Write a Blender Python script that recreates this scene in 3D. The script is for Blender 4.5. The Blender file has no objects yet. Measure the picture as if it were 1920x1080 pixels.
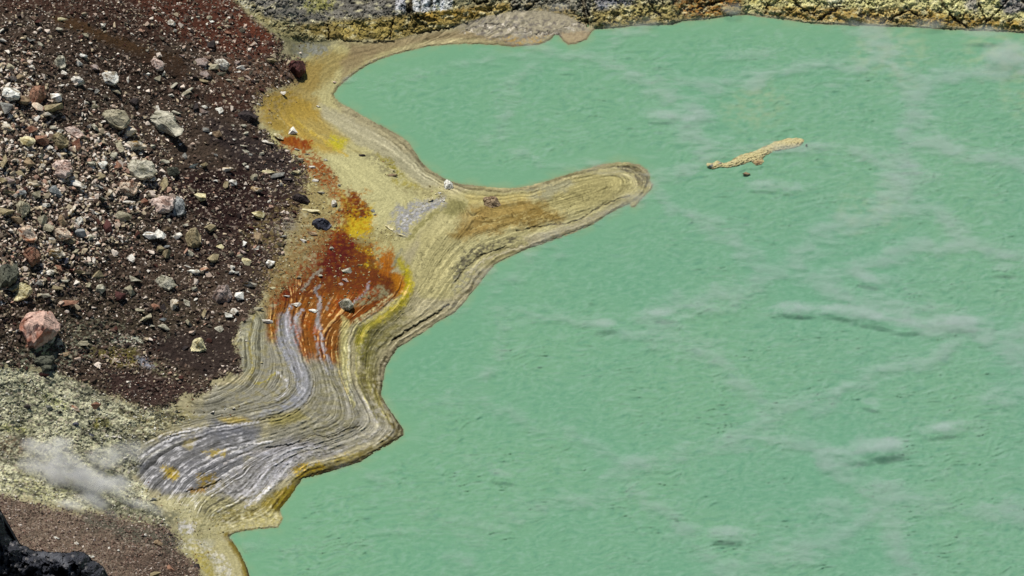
import bpy, bmesh, math, random
import numpy as np
from mathutils import Vector, Matrix, Euler

# ------------------------------------------------------------------ camera, sky, sun, exposure
SC = bpy.context.scene
COL = SC.collection
W_, H_ = 1920.0, 1080.0
DEP = math.radians(38.0)
SLANT = 400.0
CAM = np.array([0.0, -SLANT * math.cos(DEP), SLANT * math.sin(DEP)])
HFOV = math.radians(22.0)
FPX = (W_ / 2) / math.tan(HFOV / 2)
cd = bpy.data.cameras.new('camera')
cam = bpy.data.objects.new('camera', cd)
COL.objects.link(cam)
cam.location = CAM
cam.rotation_euler = (math.pi / 2 - DEP, 0, 0)
cd.angle = HFOV
cd.clip_start = 1.0
cd.clip_end = 3000
SC.camera = cam

SUN_EL = math.radians(64)
SUN_AZ = math.radians(-24)          # measured from +Y (behind the lake) towards +X
world = bpy.data.worlds.new('World')
SC.world = world
world.use_nodes = True
nt = world.node_tree
nt.nodes.clear()
sky = nt.nodes.new('ShaderNodeTexSky')
sky.sky_type = 'NISHITA'
sky.sun_disc = False
sky.sun_elevation = SUN_EL
sky.sun_rotation = SUN_AZ
sky.altitude = 2300
bg = nt.nodes.new('ShaderNodeBackground')
bg.inputs['Strength'].default_value = 0.055
wo = nt.nodes.new('ShaderNodeOutputWorld')
nt.links.new(sky.outputs[0], bg.inputs['Color'])
nt.links.new(bg.outputs[0], wo.inputs['Surface'])

ld = bpy.data.lights.new('sun', 'SUN')
ld.energy = 4.7
ld.angle = math.radians(0.53)
ld.color = (1.0, 0.955, 0.89)
sun = bpy.data.objects.new('sun', ld)
COL.objects.link(sun)
sdir = Vector((math.sin(SUN_AZ) * math.cos(SUN_EL), math.cos(SUN_AZ) * math.cos(SUN_EL), math.sin(SUN_EL)))
sun.rotation_euler = sdir.to_track_quat('Z', 'Y').to_euler()
sun.location = sdir * 500

SC.view_settings.view_transform = 'Standard'
SC.view_settings.look = 'None'
SC.view_settings.exposure = 0.0
SC.view_settings.gamma = 1.0
SC.view_settings.use_curve_mapping = False
SC.render.engine = 'CYCLES'
SC.cycles.max_bounces = 5
SC.cycles.diffuse_bounces = 3
SC.cycles.volume_bounces = 2
SC.cycles.transparent_max_bounces = 48
SC.cycles.volume_max_steps = 96
SC.cycles.volume_step_rate = 1.0

# ------------------------------------------------------------------ maths helpers
UPV = np.array([0.0, math.sin(DEP), math.cos(DEP)])
FWV = np.array([0.0, math.cos(DEP), -math.sin(DEP)])


def ground(u, v, h):
    """the place on the ground of height h that is surveyed at picture bearing (u, v)"""
    u = np.asarray(u, float); v = np.asarray(v, float); h = np.asarray(h, float)
    x = (u - W_ / 2) / FPX
    y = -(v - H_ / 2) / FPX
    dx = x
    dy = y * UPV[1] + FWV[1]
    dz = y * UPV[2] + FWV[2]
    t = (h - CAM[2]) / dz
    return np.stack([CAM[0] + t * dx, CAM[1] + t * dy, h + 0 * t], -1)


def px_size(u, v, h=0.0):
    p = ground(u, v, h)
    d = np.dot(p - CAM, FWV)
    return d / FPX


_perm = np.random.RandomState(7).permutation(4096).astype(np.int64)
_ang = np.random.RandomState(8).rand(4096) * 2 * np.pi
_gx = np.cos(_ang).astype(np.float32)
_gy = np.sin(_ang).astype(np.float32)
_rnd = np.random.RandomState(9).rand(4096).astype(np.float32)


def _hash(ix, iy, seed):
    return _perm[(_perm[(ix + seed * 131) & 4095] + iy + seed * 57) & 4095]


def pn(x, y, seed=0):
    x = np.asarray(x, np.float32); y = np.asarray(y, np.float32)
    xf = np.floor(x); yf = np.floor(y)
    ix = xf.astype(np.int64); iy = yf.astype(np.int64)
    fx = x - xf; fy = y - yf
    ux = fx * fx * fx * (fx * (fx * 6 - 15) + 10)
    uy = fy * fy * fy * (fy * (fy * 6 - 15) + 10)

    def g(ax, ay, dx, dy):
        k = _hash(ax, ay, seed)
        return _gx[k] * dx + _gy[k] * dy
    a = g(ix, iy, fx, fy); b = g(ix + 1, iy, fx - 1, fy)
    c = g(ix, iy + 1, fx, fy - 1); d = g(ix + 1, iy + 1, fx - 1, fy - 1)
    return ((a + (b - a) * ux) * (1 - uy) + (c + (d - c) * ux) * uy) * 1.5


def fbm(x, y, octv=4, seed=0, gain=0.5):
    s = 0; a = 1.0; n = 0
    for o in range(octv):
        s = s + a * pn(x * 2 ** o + 17.3 * o, y * 2 ** o - 9.1 * o, seed + o)
        n += a; a *= gain
    return s / n


def ridged(x, y, octv=3, seed=0):
    s = 0; a = 1.0; n = 0
    for o in range(octv):
        s = s + a * (1 - np.abs(pn(x * 2 ** o, y * 2 ** o, seed + o)) * 2)
        n += a; a *= 0.5
    return s / n


def noise1(t, seed=0):
    t = np.asarray(t, np.float32)
    i = np.floor(t).astype(np.int64)
    f = t - i
    f = f * f * (3 - 2 * f)
    a = _rnd[_perm[(i + seed * 97) & 4095]]
    b = _rnd[_perm[(i + 1 + seed * 97) & 4095]]
    return (a + (b - a) * f) * 2 - 1


def worley(x, y, seed=0):
    x = np.asarray(x, np.float32); y = np.asarray(y, np.float32)
    ix = np.floor(x).astype(np.int64); iy = np.floor(y).astype(np.int64)
    f1 = np.full(x.shape, 9.0, np.float32); f2 = f1.copy()
    cid = np.zeros(x.shape, np.int64)
    cx = np.zeros(x.shape, np.float32); cy = cx.copy()
    for dx in (-1, 0, 1):
        for dy in (-1, 0, 1):
            k = _hash(ix + dx, iy + dy, seed)
            px = ix + dx + _rnd[k]; py = iy + dy + _rnd[(k * 7 + 3) & 4095]
            d = np.hypot(x - px, y - py).astype(np.float32)
            nearer = d < f1
            f2 = np.where(nearer, f1, np.minimum(f2, d))
            cid = np.where(nearer, k, cid)
            cx = np.where(nearer, x - px, cx); cy = np.where(nearer, y - py, cy)
            f1 = np.where(nearer, d, f1)
    return f1, f2, cid, cx, cy


def sst(a, b, x):
    t = np.clip((x - a) / (b - a), 0, 1)
    return t * t * (3 - 2 * t)


def lin(c):
    c = np.asarray(c, float) / 255.0
    return np.where(c <= 0.04045, c / 12.92, ((c + 0.055) / 1.055) ** 2.4)


ALB = 0.76


def alb(c):
    return (lin(c) * ALB).astype(np.float32)


def seg_dist(X, Y, pts, closed=False):
    d2 = np.full(X.shape, 1e12, np.float32)
    n = len(pts)
    for i in range(n if closed else n - 1):
        ax, ay = pts[i][:2]; bx, by = pts[(i + 1) % n][:2]
        ex, ey = bx - ax, by - ay
        L = ex * ex + ey * ey + 1e-9
        t = np.clip(((X - ax) * ex + (Y - ay) * ey) / L, 0, 1)
        dd = (X - ax - t * ex) ** 2 + (Y - ay - t * ey) ** 2
        d2 = np.minimum(d2, dd)
    return np.sqrt(d2)


def inside(X, Y, pts):
    r = np.zeros(X.shape, bool)
    n = len(pts)
    for i in range(n):
        ax, ay = pts[i][:2]; bx, by = pts[(i + 1) % n][:2]
        if ay == by:
            continue
        c = ((ay > Y) != (by > Y)) & (X < (bx - ax) * (Y - ay) / (by - ay) + ax)
        r ^= c
    return r


def sdf(X, Y, pts):
    d = seg_dist(X, Y, pts, True)
    return np.where(inside(X, Y, pts), d, -d)


# ------------------------------------------------------------------ shoreline and terrain grid
SHORE = [(468,1080),(462,1062),(452,1040),(440,1022),(430,1008),(436,1001),(452,996),(480,992),(505,990),(522,989),(530,972),(524,958),(533,944),(545,930),(556,912),(568,898),(600,890),(625,882),(650,875),(675,866),(700,850),(725,836),(745,824),(757,815),(755,803),(742,785),(728,765),(718,748),(714,738),(718,715),(722,692),(732,672),(746,652),(770,638),(795,622),(820,604),(850,588),(868,570),(885,548),(900,530),(915,510),(930,494),(960,480),(990,466),(1020,456),(1050,446),(1080,434),(1110,422),(1130,408),(1150,396),(1170,386),(1180,383),(1184,389),(1190,388),(1196,381),(1206,370),(1222,354),(1224,346),(1218,338),(1218,326),(1212,318),(1200,310),(1180,305),(1160,304),(1130,308),(1100,317),(1060,328),(1020,341),(990,349),(960,353),(930,352),(900,349),(870,346),(845,340),(825,330),(805,318),(790,304),(780,288),(770,272),(755,258),(735,246),(715,236),(695,226),(675,214),(655,202),(640,195),(628,185),(626,176),(634,165),(640,158),(655,146),(672,132),(690,122),(710,112),(735,103),(760,97),(780,92),(800,87),(830,84),(870,82),(900,83),(930,84),(960,88),(1010,84),(1030,76),(1040,66),(1048,66),(1055,76),(1065,83),(1080,82),(1100,74),(1110,60),(1115,55),(1160,52),(1200,48),(1260,46),(1280,40),(1330,36),(1370,29),(1400,28),(1450,34),(1480,38),(1520,44),(1600,48),(1650,50),(1700,50),(1750,54),(1800,56),(1850,58),(1920,62),(2300,80),(2900,95),(2900,-900),(-1500,-900),(-1500,1700),(560,1700),(520,1350),(488,1160)]

STEP = 1.3


def axis(lo, a, b, hi, st, big):
    left = []
    x = a; s = st
    while x > lo:
        s = min(big, s * 1.12); x -= s; left.append(x)
    mid = list(np.arange(a, b, st))
    right = []
    x = mid[-1]; s = st
    while x < hi:
        s = min(big, s * 1.12); x += s; right.append(x)
    return np.array(left[::-1] + mid + right, np.float32)


UA = axis(-520, -6, 1926, 2500, STEP, 14)
VA = axis(-420, -6, 1086, 1450, STEP, 14)
U, V = np.meshgrid(UA, VA)
NR, NC = U.shape

# shore distance: coarse everywhere, exact near the shore
cu = np.arange(-560, 2560, 12.0); cv = np.arange(-460, 1500, 12.0)
CU, CV = np.meshgrid(cu, cv)
cs = sdf(CU, CV, SHORE)


def bil(grid, gu, gv, x, y):
    fx = np.clip((x - gu[0]) / (gu[1] - gu[0]), 0, len(gu) - 1.001)
    fy = np.clip((y - gv[0]) / (gv[1] - gv[0]), 0, len(gv) - 1.001)
    ix = fx.astype(int); iy = fy.astype(int)
    fx = fx - ix; fy = fy - iy
    return ((grid[iy, ix] * (1 - fx) + grid[iy, ix + 1] * fx) * (1 - fy)
            + (grid[iy + 1, ix] * (1 - fx) + grid[iy + 1, ix + 1] * fx) * fy).astype(np.float32)


D = bil(cs, cu, cv, U, V)
near = np.abs(D) < 40
D[near] = sdf(U[near], V[near], SHORE)
# a shoreline is never a clean curve
D = D + 1.6 * fbm(U / 14, V / 10, 3, 11) + 0.8 * pn(U / 4, V / 3, 12)

# keep only what is land (or just under the water) for everything below
LAND = D > -10

n_w8 = fbm(U / 8, V / 8, 2, 21)
n_w20 = fbm(U / 22, V / 18, 3, 22)
n_w60 = fbm(U / 70, V / 60, 3, 23)
n_w3 = pn(U / 3.1, V / 2.6, 24)

# ------------------------------------------------------------------ flow-line field (mud strata)
FLOW = [
 (0, [p for p in SHORE[:-6] if p[0] < 1900]),
 (14, [(845,570),(790,605),(735,642),(707,670),(702,720),(716,758),(740,795),(742,812),(715,830),(690,845),(640,862),(575,880),(552,898),(530,925),(505,955)]),
 (14, [(880,545),(872,530),(885,505),(920,478),(1000,450),(1080,425),(1140,398)]),
 (34, [(845,400),(800,450),(778,500),(762,552),(745,577),(695,615),(676,650),(680,720),(702,768),(720,800),(700,822),(640,843),(570,860),(535,885),(505,925),(470,955)]),
 (60, [(838,374),(800,410),(762,455),(750,490),(745,530),(725,560),(655,608),(642,645),(648,695),(660,735),(688,782),(680,803),(637,823),(550,845),(500,872),(465,915),(425,945)]),
 (90, [(700,520),(655,575),(605,635),(615,700),(640,750),(645,782),(615,803),(550,815),(480,838),(400,870),(345,905)]),
 (122, [(600,520),(563,550),(550,585),(552,620),(565,655),(585,700),(584,732),(572,750),(550,767),(520,778),(475,787),(400,800),(337,812),(290,835),(255,860)]),
 (150, [(535,560),(512,600),(526,650),(546,690),(550,720),(530,745),(480,762),(420,775),(350,790),(280,812),(230,840)]),
 (185, [(478,598),(452,640),(462,690),(440,715),(410,735),(370,752)]),
 (20, [(836,356),(790,328),(762,300),(738,277),(700,255),(650,230),(612,215),(597,190),(607,160),(642,130),(700,106),(760,92)]),
 (58, [(822,366),(770,348),(720,312),(650,270),(590,235),(560,200),(567,160),(600,122),(660,100),(740,82)]),
 (95, [(740,380),(690,340),(620,290),(560,250),(520,200),(530,165)]),
 (13, [(868,362),(940,366),(1010,356),(1090,332),(1150,318),(1190,322),(1208,340),(1195,362),(1150,385),(1080,416),(1000,436)]),
 (30, [(900,400),(1000,385),(1100,355),(1150,345)]),
 (40, [(400,985),(415,1010),(435,1045),(445,1080)]),
 (75, [(360,1000),(375,1040),(385,1080)]),
]
pu = np.arange(100, 1420, 5.0); pv = np.arange(-20, 1120, 5.0)
PU, PV = np.meshgrid(pu, pv)
fix = np.zeros(PU.shape, bool); psi = np.zeros(PU.shape)
best = np.full(PU.shape, 1e9)
for val, pts in FLOW:
    d = seg_dist(PU, PV, pts)
    nearest = d < best
    psi = np.where(nearest, val, psi)
    best = np.minimum(best, d)
    fix |= d < 3.0
p0 = psi.copy()
for it in range(900):
    q = psi.copy()
    q[1:-1, 1:-1] = 0.25 * (psi[:-2, 1:-1] + psi[2:, 1:-1] + psi[1:-1, :-2] + psi[1:-1, 2:])
    q[0] = q[1]; q[-1] = q[-2]; q[:, 0] = q[:, 1]; q[:, -1] = q[:, -2]
    psi = np.where(fix, p0, q)
for it in range(6):       # soften creases along the survey lines
    psi[1:-1, 1:-1] = 0.2 * (psi[1:-1, 1:-1] + psi[:-2, 1:-1] + psi[2:, 1:-1] + psi[1:-1, :-2] + psi[1:-1, 2:])
PSI = bil(psi, pu, pv, U, V)


gv_, gu_ = np.gradient(bil(psi, pu, pv, U, V))
with np.errstate(all='ignore'):
    gsz = np.hypot(gv_ / np.maximum(np.gradient(VA), .1)[:, None], gu_ / np.maximum(np.gradient(UA), .1)[None]) + 1e-3
for _k in range(8):
    gsz[1:-1, 1:-1] = .2 * (gsz[1:-1, 1:-1] + gsz[:-2, 1:-1] + gsz[2:, 1:-1] + gsz[1:-1, :-2] + gsz[1:-1, 2:])

PSI = PSI + np.clip(gsz, 0, 1.5) * (2.2 * n_w20 + 5.0 * n_w60 + .5 * n_w8)


def strata_scale(px, seed):
    """lines about px wide whatever the spacing of the flow levels"""
    tot = 0; ws = 0
    for e in range(-2, 5):
        lam = px * 2.0 ** (-e) * .6
        lp = np.log2(np.maximum(lam / gsz / px, 1e-3))
        w = np.exp(-lp ** 2 * 2.2)
        tot = tot + w * noise1(PSI / lam, seed + e * 3); ws = ws + w
    return tot / (ws + 1e-3)


def strata_fields():
    brk = fbm(U / 26, V / 18, 3, 31)
    brk2 = fbm(U / 12, V / 8, 2, 33)
    s1 = strata_scale(8, 21) * .30 + strata_scale(2.8, 1) * (.60 + 1.5 * brk) + strata_scale(1.7, 51) * (1.0 + 2.0 * brk2)
    return np.clip(s1 * 1.15, -1.5, 1.5)


S = strata_fields()

# ------------------------------------------------------------------ heights (metres above the lake)
CTRL = [(-500,-400,46),(-500,100,45),(-500,500,40),(-500,900,30),(-500,1400,34),(0,-400,33),(0,0,31),(0,250,27),(0,500,21),(0,700,16),
 (200,-400,24),(200,0,22),(200,250,18),(200,500,13),(200,660,9.5),(400,-200,10),(400,100,9),(400,300,8.5),(400,500,6.5),(380,640,5.5),
 (500,60,5.5),(560,120,3.4),(500,200,5),(500,350,4.4),(700,-400,5),(600,-100,4),(520,480,4.6),(640,300,2.6),(600,420,3.4),(700,420,2.4),(620,560,3.0),(470,640,4.6),(440,720,4.2),
 (600,150,1.8),(620,100,2.0),(0,820,13),(120,800,10),(250,800,6),(260,880,4),(400,860,2.6),(560,820,2.0),(680,780,1.4),(330,960,3),(450,970,1.2),
 (0,960,14),(100,1000,12),(250,1020,7),(400,1040,2),(0,1080,18),(200,1080,12),(-100,1400,32),(300,1400,14),(480,1300,2),(750,560,1.5),(820,430,1.6),(950,400,1.2),(1100,360,1.0),
 (700,350,2.2),(520,560,4.0)]
ca = np.array(CTRL, float)


def tps(r2):
    return 0.5 * r2 * np.log(r2 + 1e-6)


xy = ca[:, :2] / 500.0
r2 = ((xy[:, None] - xy[None]) ** 2).sum(-1)
n = len(ca)
A = np.zeros((n + 3, n + 3))
A[:n, :n] = tps(r2) + np.eye(n) * 2e-4
A[:n, n] = 1; A[:n, n + 1:] = xy
A[n, :n] = 1; A[n + 1:, :n] = xy.T
sol = np.linalg.solve(A, np.concatenate([ca[:, 2], [0, 0, 0]]))
gx = CU / 500.0; gy = CV / 500.0
hb = sol[n] + sol[n + 1] * gx + sol[n + 2] * gy
for i in range(n):
    hb = hb + sol[i] * tps((gx - xy[i, 0]) ** 2 + (gy - xy[i, 1]) ** 2)
hb = np.maximum(hb, 0.3)
HB = bil(hb, cu, cv, U, V)

# cliff: rises behind this foot line
FOOT = np.array([(-600,-900),(300,-300),(400,-60),(440,0),(480,35),(530,72),(580,82),(640,77),(700,79),(740,77),(790,63),(840,56),(880,44),(910,34),(960,24),(1020,22),(1060,30),(1100,50),(1116,54),(1160,51),(1200,47),(1260,45),(1280,39),(1330,35),(1370,28),(1400,27),(1450,33),(1480,37),(1520,43),(1600,47),(1700,49),(1800,55),(1920,61),(2300,78),(2900,95)], float)
vf = np.interp(U, FOOT[:, 0], FOOT[:, 1]).astype(np.float32)
up = vf - V + 3.0 * fbm(U / 30, V / 30, 3, 41)
CL = sst(-2, 4, up)                        # 1 on the cliff
apron_w = sst(0, 1, 1) * 0
w_low = np.clip(D, 0, 70) / 70
Hh = 0.10 + 0.016 * np.clip(D, 0, 60) + HB * sst(0, 150, D) * (1 - 0.0 * CL)
flat_top = sst(500, 640, U) * sst(260, 200, V)          # back shore: no slope behind it, only the cliff
Hh = Hh * (1 - flat_top) + flat_top * (0.10 + 0.018 * np.clip(D, 0, 90))
Hc = 0.035 * np.minimum(np.maximum(up, 0), 260)
Hh = Hh + Hc

# relief -----------------------------------------------------------
cl_cells = worley(U / 40 + 0.9 * n_w20, V / 26 + .6 * n_w8, 51)
cl_small = worley(U / 8 + 0.8 * n_w8, V / 6 + .5 * n_w3, 52)
crk = sst(0.10, 0.0, cl_cells[1] - cl_cells[0])
crk_s = sst(0.12, 0.0, cl_small[1] - cl_small[0])
blk = _rnd[cl_cells[2]] - 0.5
tilt = (_rnd[(cl_cells[2] * 3 + 1) & 4095] - 0.5) * cl_cells[3] + (_rnd[(cl_cells[2] * 5 + 2) & 4095] - 0.5) * cl_cells[4]
blk_s = _rnd[cl_small[2]] - 0.5
tilt_s = (_rnd[(cl_small[2] * 3 + 1) & 4095] - 0.5) * cl_small[3] + (_rnd[(cl_small[2] * 5 + 2) & 4095] - 0.5) * cl_small[4]
rough_cliff = 0.9 * blk + 1.6 * tilt + 0.3 * blk_s + 0.5 * tilt_s - 0.7 * crk + 1.3 * fbm(U / 16, V / 14, 5, 55) + .5 * ridged(U / 9 + n_w8, V / 22, 3, 57)
cliff_r = CL * sst(0, 14, up)
gully = sst(400, 640, U) * sst(800, 700, U)
Hh += rough_cliff * cliff_r * (0.30 - 0.12 * gully)

SCREE = [(-900,-900),(380,-300),(428,-12),(470,28),(520,68),(532,82),(520,102),(546,110),(572,118),(562,148),(530,165),(492,178),(478,205),(484,228),(500,250),(520,272),(548,288),(572,310),(584,345),(568,372),(560,402),(542,430),(532,462),(524,492),(505,520),(492,560),(475,586),(448,612),(440,640),(452,678),(446,700),(400,712),(390,738),(340,742),(330,762),(270,768),(210,745),(120,700),(60,690),(0,690),(-900,640)]
SLOPE2 = [(-900,900),(0,925),(40,940),(95,952),(150,962),(205,962),(260,975),(318,988),(335,1010),(330,1030),(365,1050),(380,1090),(400,1700),(-900,1700)]
coarse_idx = {}
_edge = 10 * n_w20 + 9 * n_w8 + 10 * n_w3 + 8 * fbm(U / 36, V / 30, 2, 65)
sc_d = bil(sdf(CU, CV, SCREE), cu, cv, U, V) + _edge
nb = np.abs(sc_d) < 45
sc_d[nb] = sdf(U[nb], V[nb], SCREE) + _edge[nb]
M_SCREE = sst(-4, 4, sc_d)
s2_d = bil(sdf(CU, CV, SLOPE2), cu, cv, U, V) + 9 * n_w20 + 8 * n_w8 + 10 * n_w3
M_S2 = sst(-5, 5, s2_d)
WARM = [(-900,640),(0,690),(120,700),(210,745),(270,768),(330,762),(345,790),(290,810),(262,835),(255,900),(290,950),(318,988),(205,962),(0,925),(-900,900)]
wl_d = sdf(U, V, WARM) + 12 * n_w20 + 10 * n_w8 + 8 * n_w3
M_WHITE = sst(-6, 6, wl_d)               # fumarole-bleached ground round the steam vent
ROUGH = np.clip(M_SCREE + M_S2 + M_WHITE, 0, 1)

# scree relief: many small facets
g1 = worley(U / 7.5 + 0.3 * n_w8, V / 5.2, 61)
g2 = worley(U / 3.6, V / 2.8, 62)
facet = ((_rnd[(g1[2] * 3 + 1) & 4095] - 0.5) * g1[3] + (_rnd[(g1[2] * 5 + 2) & 4095] - 0.5) * g1[4]) * 0.9 \
    + ((_rnd[(g2[2] * 3 + 1) & 4095] - 0.5) * g2[3] + (_rnd[(g2[2] * 5 + 2) & 4095] - 0.5) * g2[4]) * 0.45 \
    + (_rnd[g1[2]] - 0.5) * 0.20
smooth_gully = sst(-8, 10, sdf(U, V, [(95,30),(130,30),(205,62),(290,95),(345,106),(352,150),(300,128),(235,98),(165,66),(110,48)]) + 5 * n_w8)
dark_fan = sst(-10, 14, sdf(U, V, [(300,640),(440,600),(450,680),(400,712),(330,690),(300,665)]) + 6 * n_w8)
Hh += ROUGH * (1 - CL) * facet * 0.5 * (0.6 - 0.5 * smooth_gully - 0.35 * dark_fan) * sst(2, 30, D)
Hh += ROUGH * (1 - CL) * 0.35 * fbm(U / 30, V / 22, 4, 63)

# strata relief on the mud
MUD = np.clip(1 - M_SCREE - M_S2 - M_WHITE, 0, 1) * (1 - CL)
BULGE = [(440,600),(500,560),(560,520),(640,560),(720,560),(760,520),(790,540),(850,560),(850,590),(760,650),(730,700),(722,745),(765,812),(700,860),(560,905),(520,965),(430,985),(330,950),(255,900),(240,850),(300,790),(400,720),(440,690)]
bd = sdf(U, V, BULGE) + 8 * n_w20
M_BUL = sst(-10, 16, bd)
LSW = np.maximum(0.22 + 0.78 * M_BUL, .75 * sst(48, 20, PSI) * sst(-4, 6, D) * sst(640, 760, U)) * MUD * (.75 + .7 * fbm(U / 50, V / 36, 2, 73)).clip(.2, 1.2)
Hh += LSW * S * 0.060 * (1 - .65 * sst(540, 440, U)) * sst(2, 12, D)
Hh += MUD * 0.05 * fbm(U / 6, V / 4, 3, 71) * sst(2, 10, D)
Hh += MUD * 0.10 * fbm(U / 26, V / 16, 3, 72) * sst(2, 20, D)

# the waterline step: wet mud drops a hand's breadth into the lake
Hh = np.where(D > 0, Hh * sst(0, 3.0, D) + 0.03, 0.05 * np.maximum(D, -30))

# ------------------------------------------------------------------ albedo of the ground
C = np.empty(U.shape + (3,), np.float32)
C[:] = alb((172, 164, 128))


def bbox(pts, pad):
    a = np.array([p[:2] for p in pts])
    j0, j1 = np.searchsorted(UA, [a[:, 0].min() - pad, a[:, 0].max() + pad])
    i0, i1 = np.searchsorted(VA, [a[:, 1].min() - pad, a[:, 1].max() + pad])
    return slice(i0, i1), slice(j0, j1)


def lay(sl, m, col):
    c = alb(col)
    C[sl] += (c - C[sl]) * m[..., None]


def area(pts, col, a=1.0, soft=6, warp=8, fine=3, brk=0, mask=None):
    sl = bbox(pts, soft + warp * 1.5 + 8)
    u, v = U[sl], V[sl]
    d = sdf(u, v, pts) + warp * 1.6 * n_w20[sl] + warp * 0.6 * n_w8[sl] + fine * n_w3[sl]
    m = sst(-soft, soft, d) * a
    if brk:
        m = m * sst(brk, brk + 0.35, 0.5 + 0.9 * fbm(u / 9, v / 6, 3, int(pts[0][0]) & 63))
    if mask is not None:
        m = m * mask[sl]
    lay(sl, m, col)


def line(pts, col, w=2, a=1.0, warp=2.5, soft=1.5, brk=0, depth=0.0, mask=None):
    sl = bbox(pts, w + warp * 2 + 8)
    u, v = U[sl], V[sl]
    uu = u + warp * 1.4 * n_w8[sl] + warp * 0.4 * n_w3[sl]
    vv = v + warp * 1.4 * pn(u / 7, v / 7, 77) + warp * 0.3 * pn(u / 3, v / 3, 78)
    d = seg_dist(uu, vv, pts)
    m = sst(w / 2 + soft, max(0, w / 2 - soft), d) * a
    if brk:
        m = m * sst(brk, brk + 0.3, 0.5 + 0.9 * fbm(u / 7, v / 6, 2, (int(pts[0][0]) + 5) & 63))
    if mask is not None:
        m = m * mask[sl]
    if col is not None:
        lay(sl, m, col)
    if depth:
        Hh[sl] -= depth * m


def band(lo, hi, col, a=1.0, soft=3, u0=-1e9, u1=1e9, v0=-1e9, v1=1e9, fu=25, brk=0, seed=5):
    """a mud layer between two flow levels, within a stretch of shore"""
    sl = (slice(*np.searchsorted(VA, [max(v0 - fu, -400), min(v1 + fu, 1400)])), slice(*np.searchsorted(UA, [max(u0 - fu, -500), min(u1 + fu, 2400)])))
    u, v = U[sl], V[sl]
    p = PSI[sl]
    m = sst(lo - soft, lo + soft, p) * sst(hi + soft, hi - soft, p) * a * MUD[sl] * (D[sl] > -2)
    m = m * sst(u0 - fu, u0 + fu, u + 8 * n_w20[sl]) * sst(u1 + fu, u1 - fu, u + 8 * n_w20[sl])
    m = m * sst(v0 - fu, v0 + fu, v) * sst(v1 + fu, v1 - fu, v)
    if brk:
        m = m * sst(brk, brk + 0.35, 0.5 + 0.9 * fbm(u / 14, v / 8, 3, seed))
    lay(sl, m, col)


# -- mud flats: pale tan near the spit, ochre near the scree
area([(560,80),(760,80),(900,75),(900,95),(700,130),(640,160),(640,220),(800,330),(860,370),(760,470),(700,520),(600,440),(500,260),(480,200),(540,170)], (184,177,126), 1, 14, 6)
area([(590,95),(700,95),(640,130),(600,170),(560,165),(560,130)], (158,142,88), .9, 10, 6)
area([(560,110),(610,120),(590,170),(600,205),(545,215),(500,200),(520,170),(560,150)], (162, 138, 74), .7, 9, 10, 5)
area([(486,180),(540,165),(600,210),(620,250),(640,290),(600,290),(560,265),(510,245),(488,225)], (170,142,62), .9, 8, 8)
area([(560,225),(620,225),(660,260),(640,285),(590,265)], (168,150,88), .8, 8, 8)
area([(600,195),(650,215),(700,245),(760,285),(800,330),(830,350),(790,350),(720,300),(640,250),(605,220)], (170,165,135), .85, 6, 5)
area([(730,275),(775,290),(800,325),(830,345),(790,340),(750,310)], (164,160,128), .8, 6, 5)
area([(600,290),(700,290),(760,330),(790,370),(740,400),(690,440),(660,400),(640,350)], (190,185,134), .9, 10, 8)
area([(640,80),(740,82),(700,100),(660,104)], (128,116,86), .7, 6, 5)
area([(660,85),(800,62),(870,55),(960,62),(960,84),(860,80),(790,86),(730,96),(680,118),(640,150),(640,120)], (142,126,94), .8, 7, 4)
area([(780,78),(870,72),(950,78),(955,90),(870,86),(800,90),(740,104),(720,104)], (186,176,132), .8, 4, 3)
area([(840,48),(880,30),(960,12),(1060,18),(1100,40),(1108,62),(1085,80),(1040,66),(1010,82),(960,84),(900,62)], (166,158,134), 1, 5, 7, 4)
area([(870,40),(960,28),(1000,40),(960,60),(890,58)], (128,124,112), .85, 5, 7, 5, brk=.4)
area([(880,60),(1000,50),(1090,60),(1100,50),(1000,35),(930,45)], (206,198,170), .8, 3, 6, 4, brk=.5)
area([(850,44),(960,20),(1100,40),(1105,70),(960,84),(880,66)], (118,112,104), .8, 5, 7, 5, brk=.48)
for k_ in range(16):
    x_ = 860 + 15 * k_; y_ = 62 - 20 * math.sin(k_ * .5) * .5 - .04 * (x_ - 860)
    line([(x_, y_), (x_ + 18, y_ - 5), (x_ + 34, y_ - 3 + (k_ % 3) * 2)], (92, 84, 74) if k_ % 2 else (216, 208, 190), 1.6, .8, 4, 1.2, depth=.12)
area([(940,70),(1010,72),(1030,64),(1020,82),(960,88)], (190,160,96), .9, 3, 4, 4, brk=.35)
area([(1052,62),(1110,60),(1095,78),(1060,84)], (176,158,124), .8, 3, 4, 4)

# -- the spit
area([(830,370),(900,348),(960,352),(1020,340),(1100,316),(1170,303),(1222,330),(1222,352),(1190,385),(1110,422),(1000,460),(920,495),(860,560),(790,560),(770,500),(790,440)], (180,173,124), 1, 5, 3)
area([(1000,352),(1090,330),(1160,325),(1180,350),(1150,378),(1080,395),(1000,400)], (160,152,102), .9, 12, 8)
area([(985,350),(1060,335),(1080,345),(1030,372),(990,378)], (150,150,128), .6, 7, 6)
area([(880,385),(950,375),(1000,372),(1030,390),(1060,412),(1000,425),(930,432),(880,445),(850,450),(840,440),(880,420)], (140,116,58), .85, 12, 9)
area([(860,395),(910,395),(930,430),(890,445),(860,430)], (150,126,72), .6, 10, 8)
area([(960,380),(1010,385),(1050,410),(1000,424),(950,415)], (128,106,54), .7, 10, 8, brk=.35)
area([(840,370),(880,378),(870,395),(845,410),(830,400)], (128,124,76), .8, 6, 6)
area([(790,440),(830,430),(850,470),(850,540),(800,560),(770,530)], (176,168,118), .7, 12, 10)
area([(870,365),(960,365),(1020,358),(990,372),(930,378),(880,380)], (186,172,110), .7, 5, 4)
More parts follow.
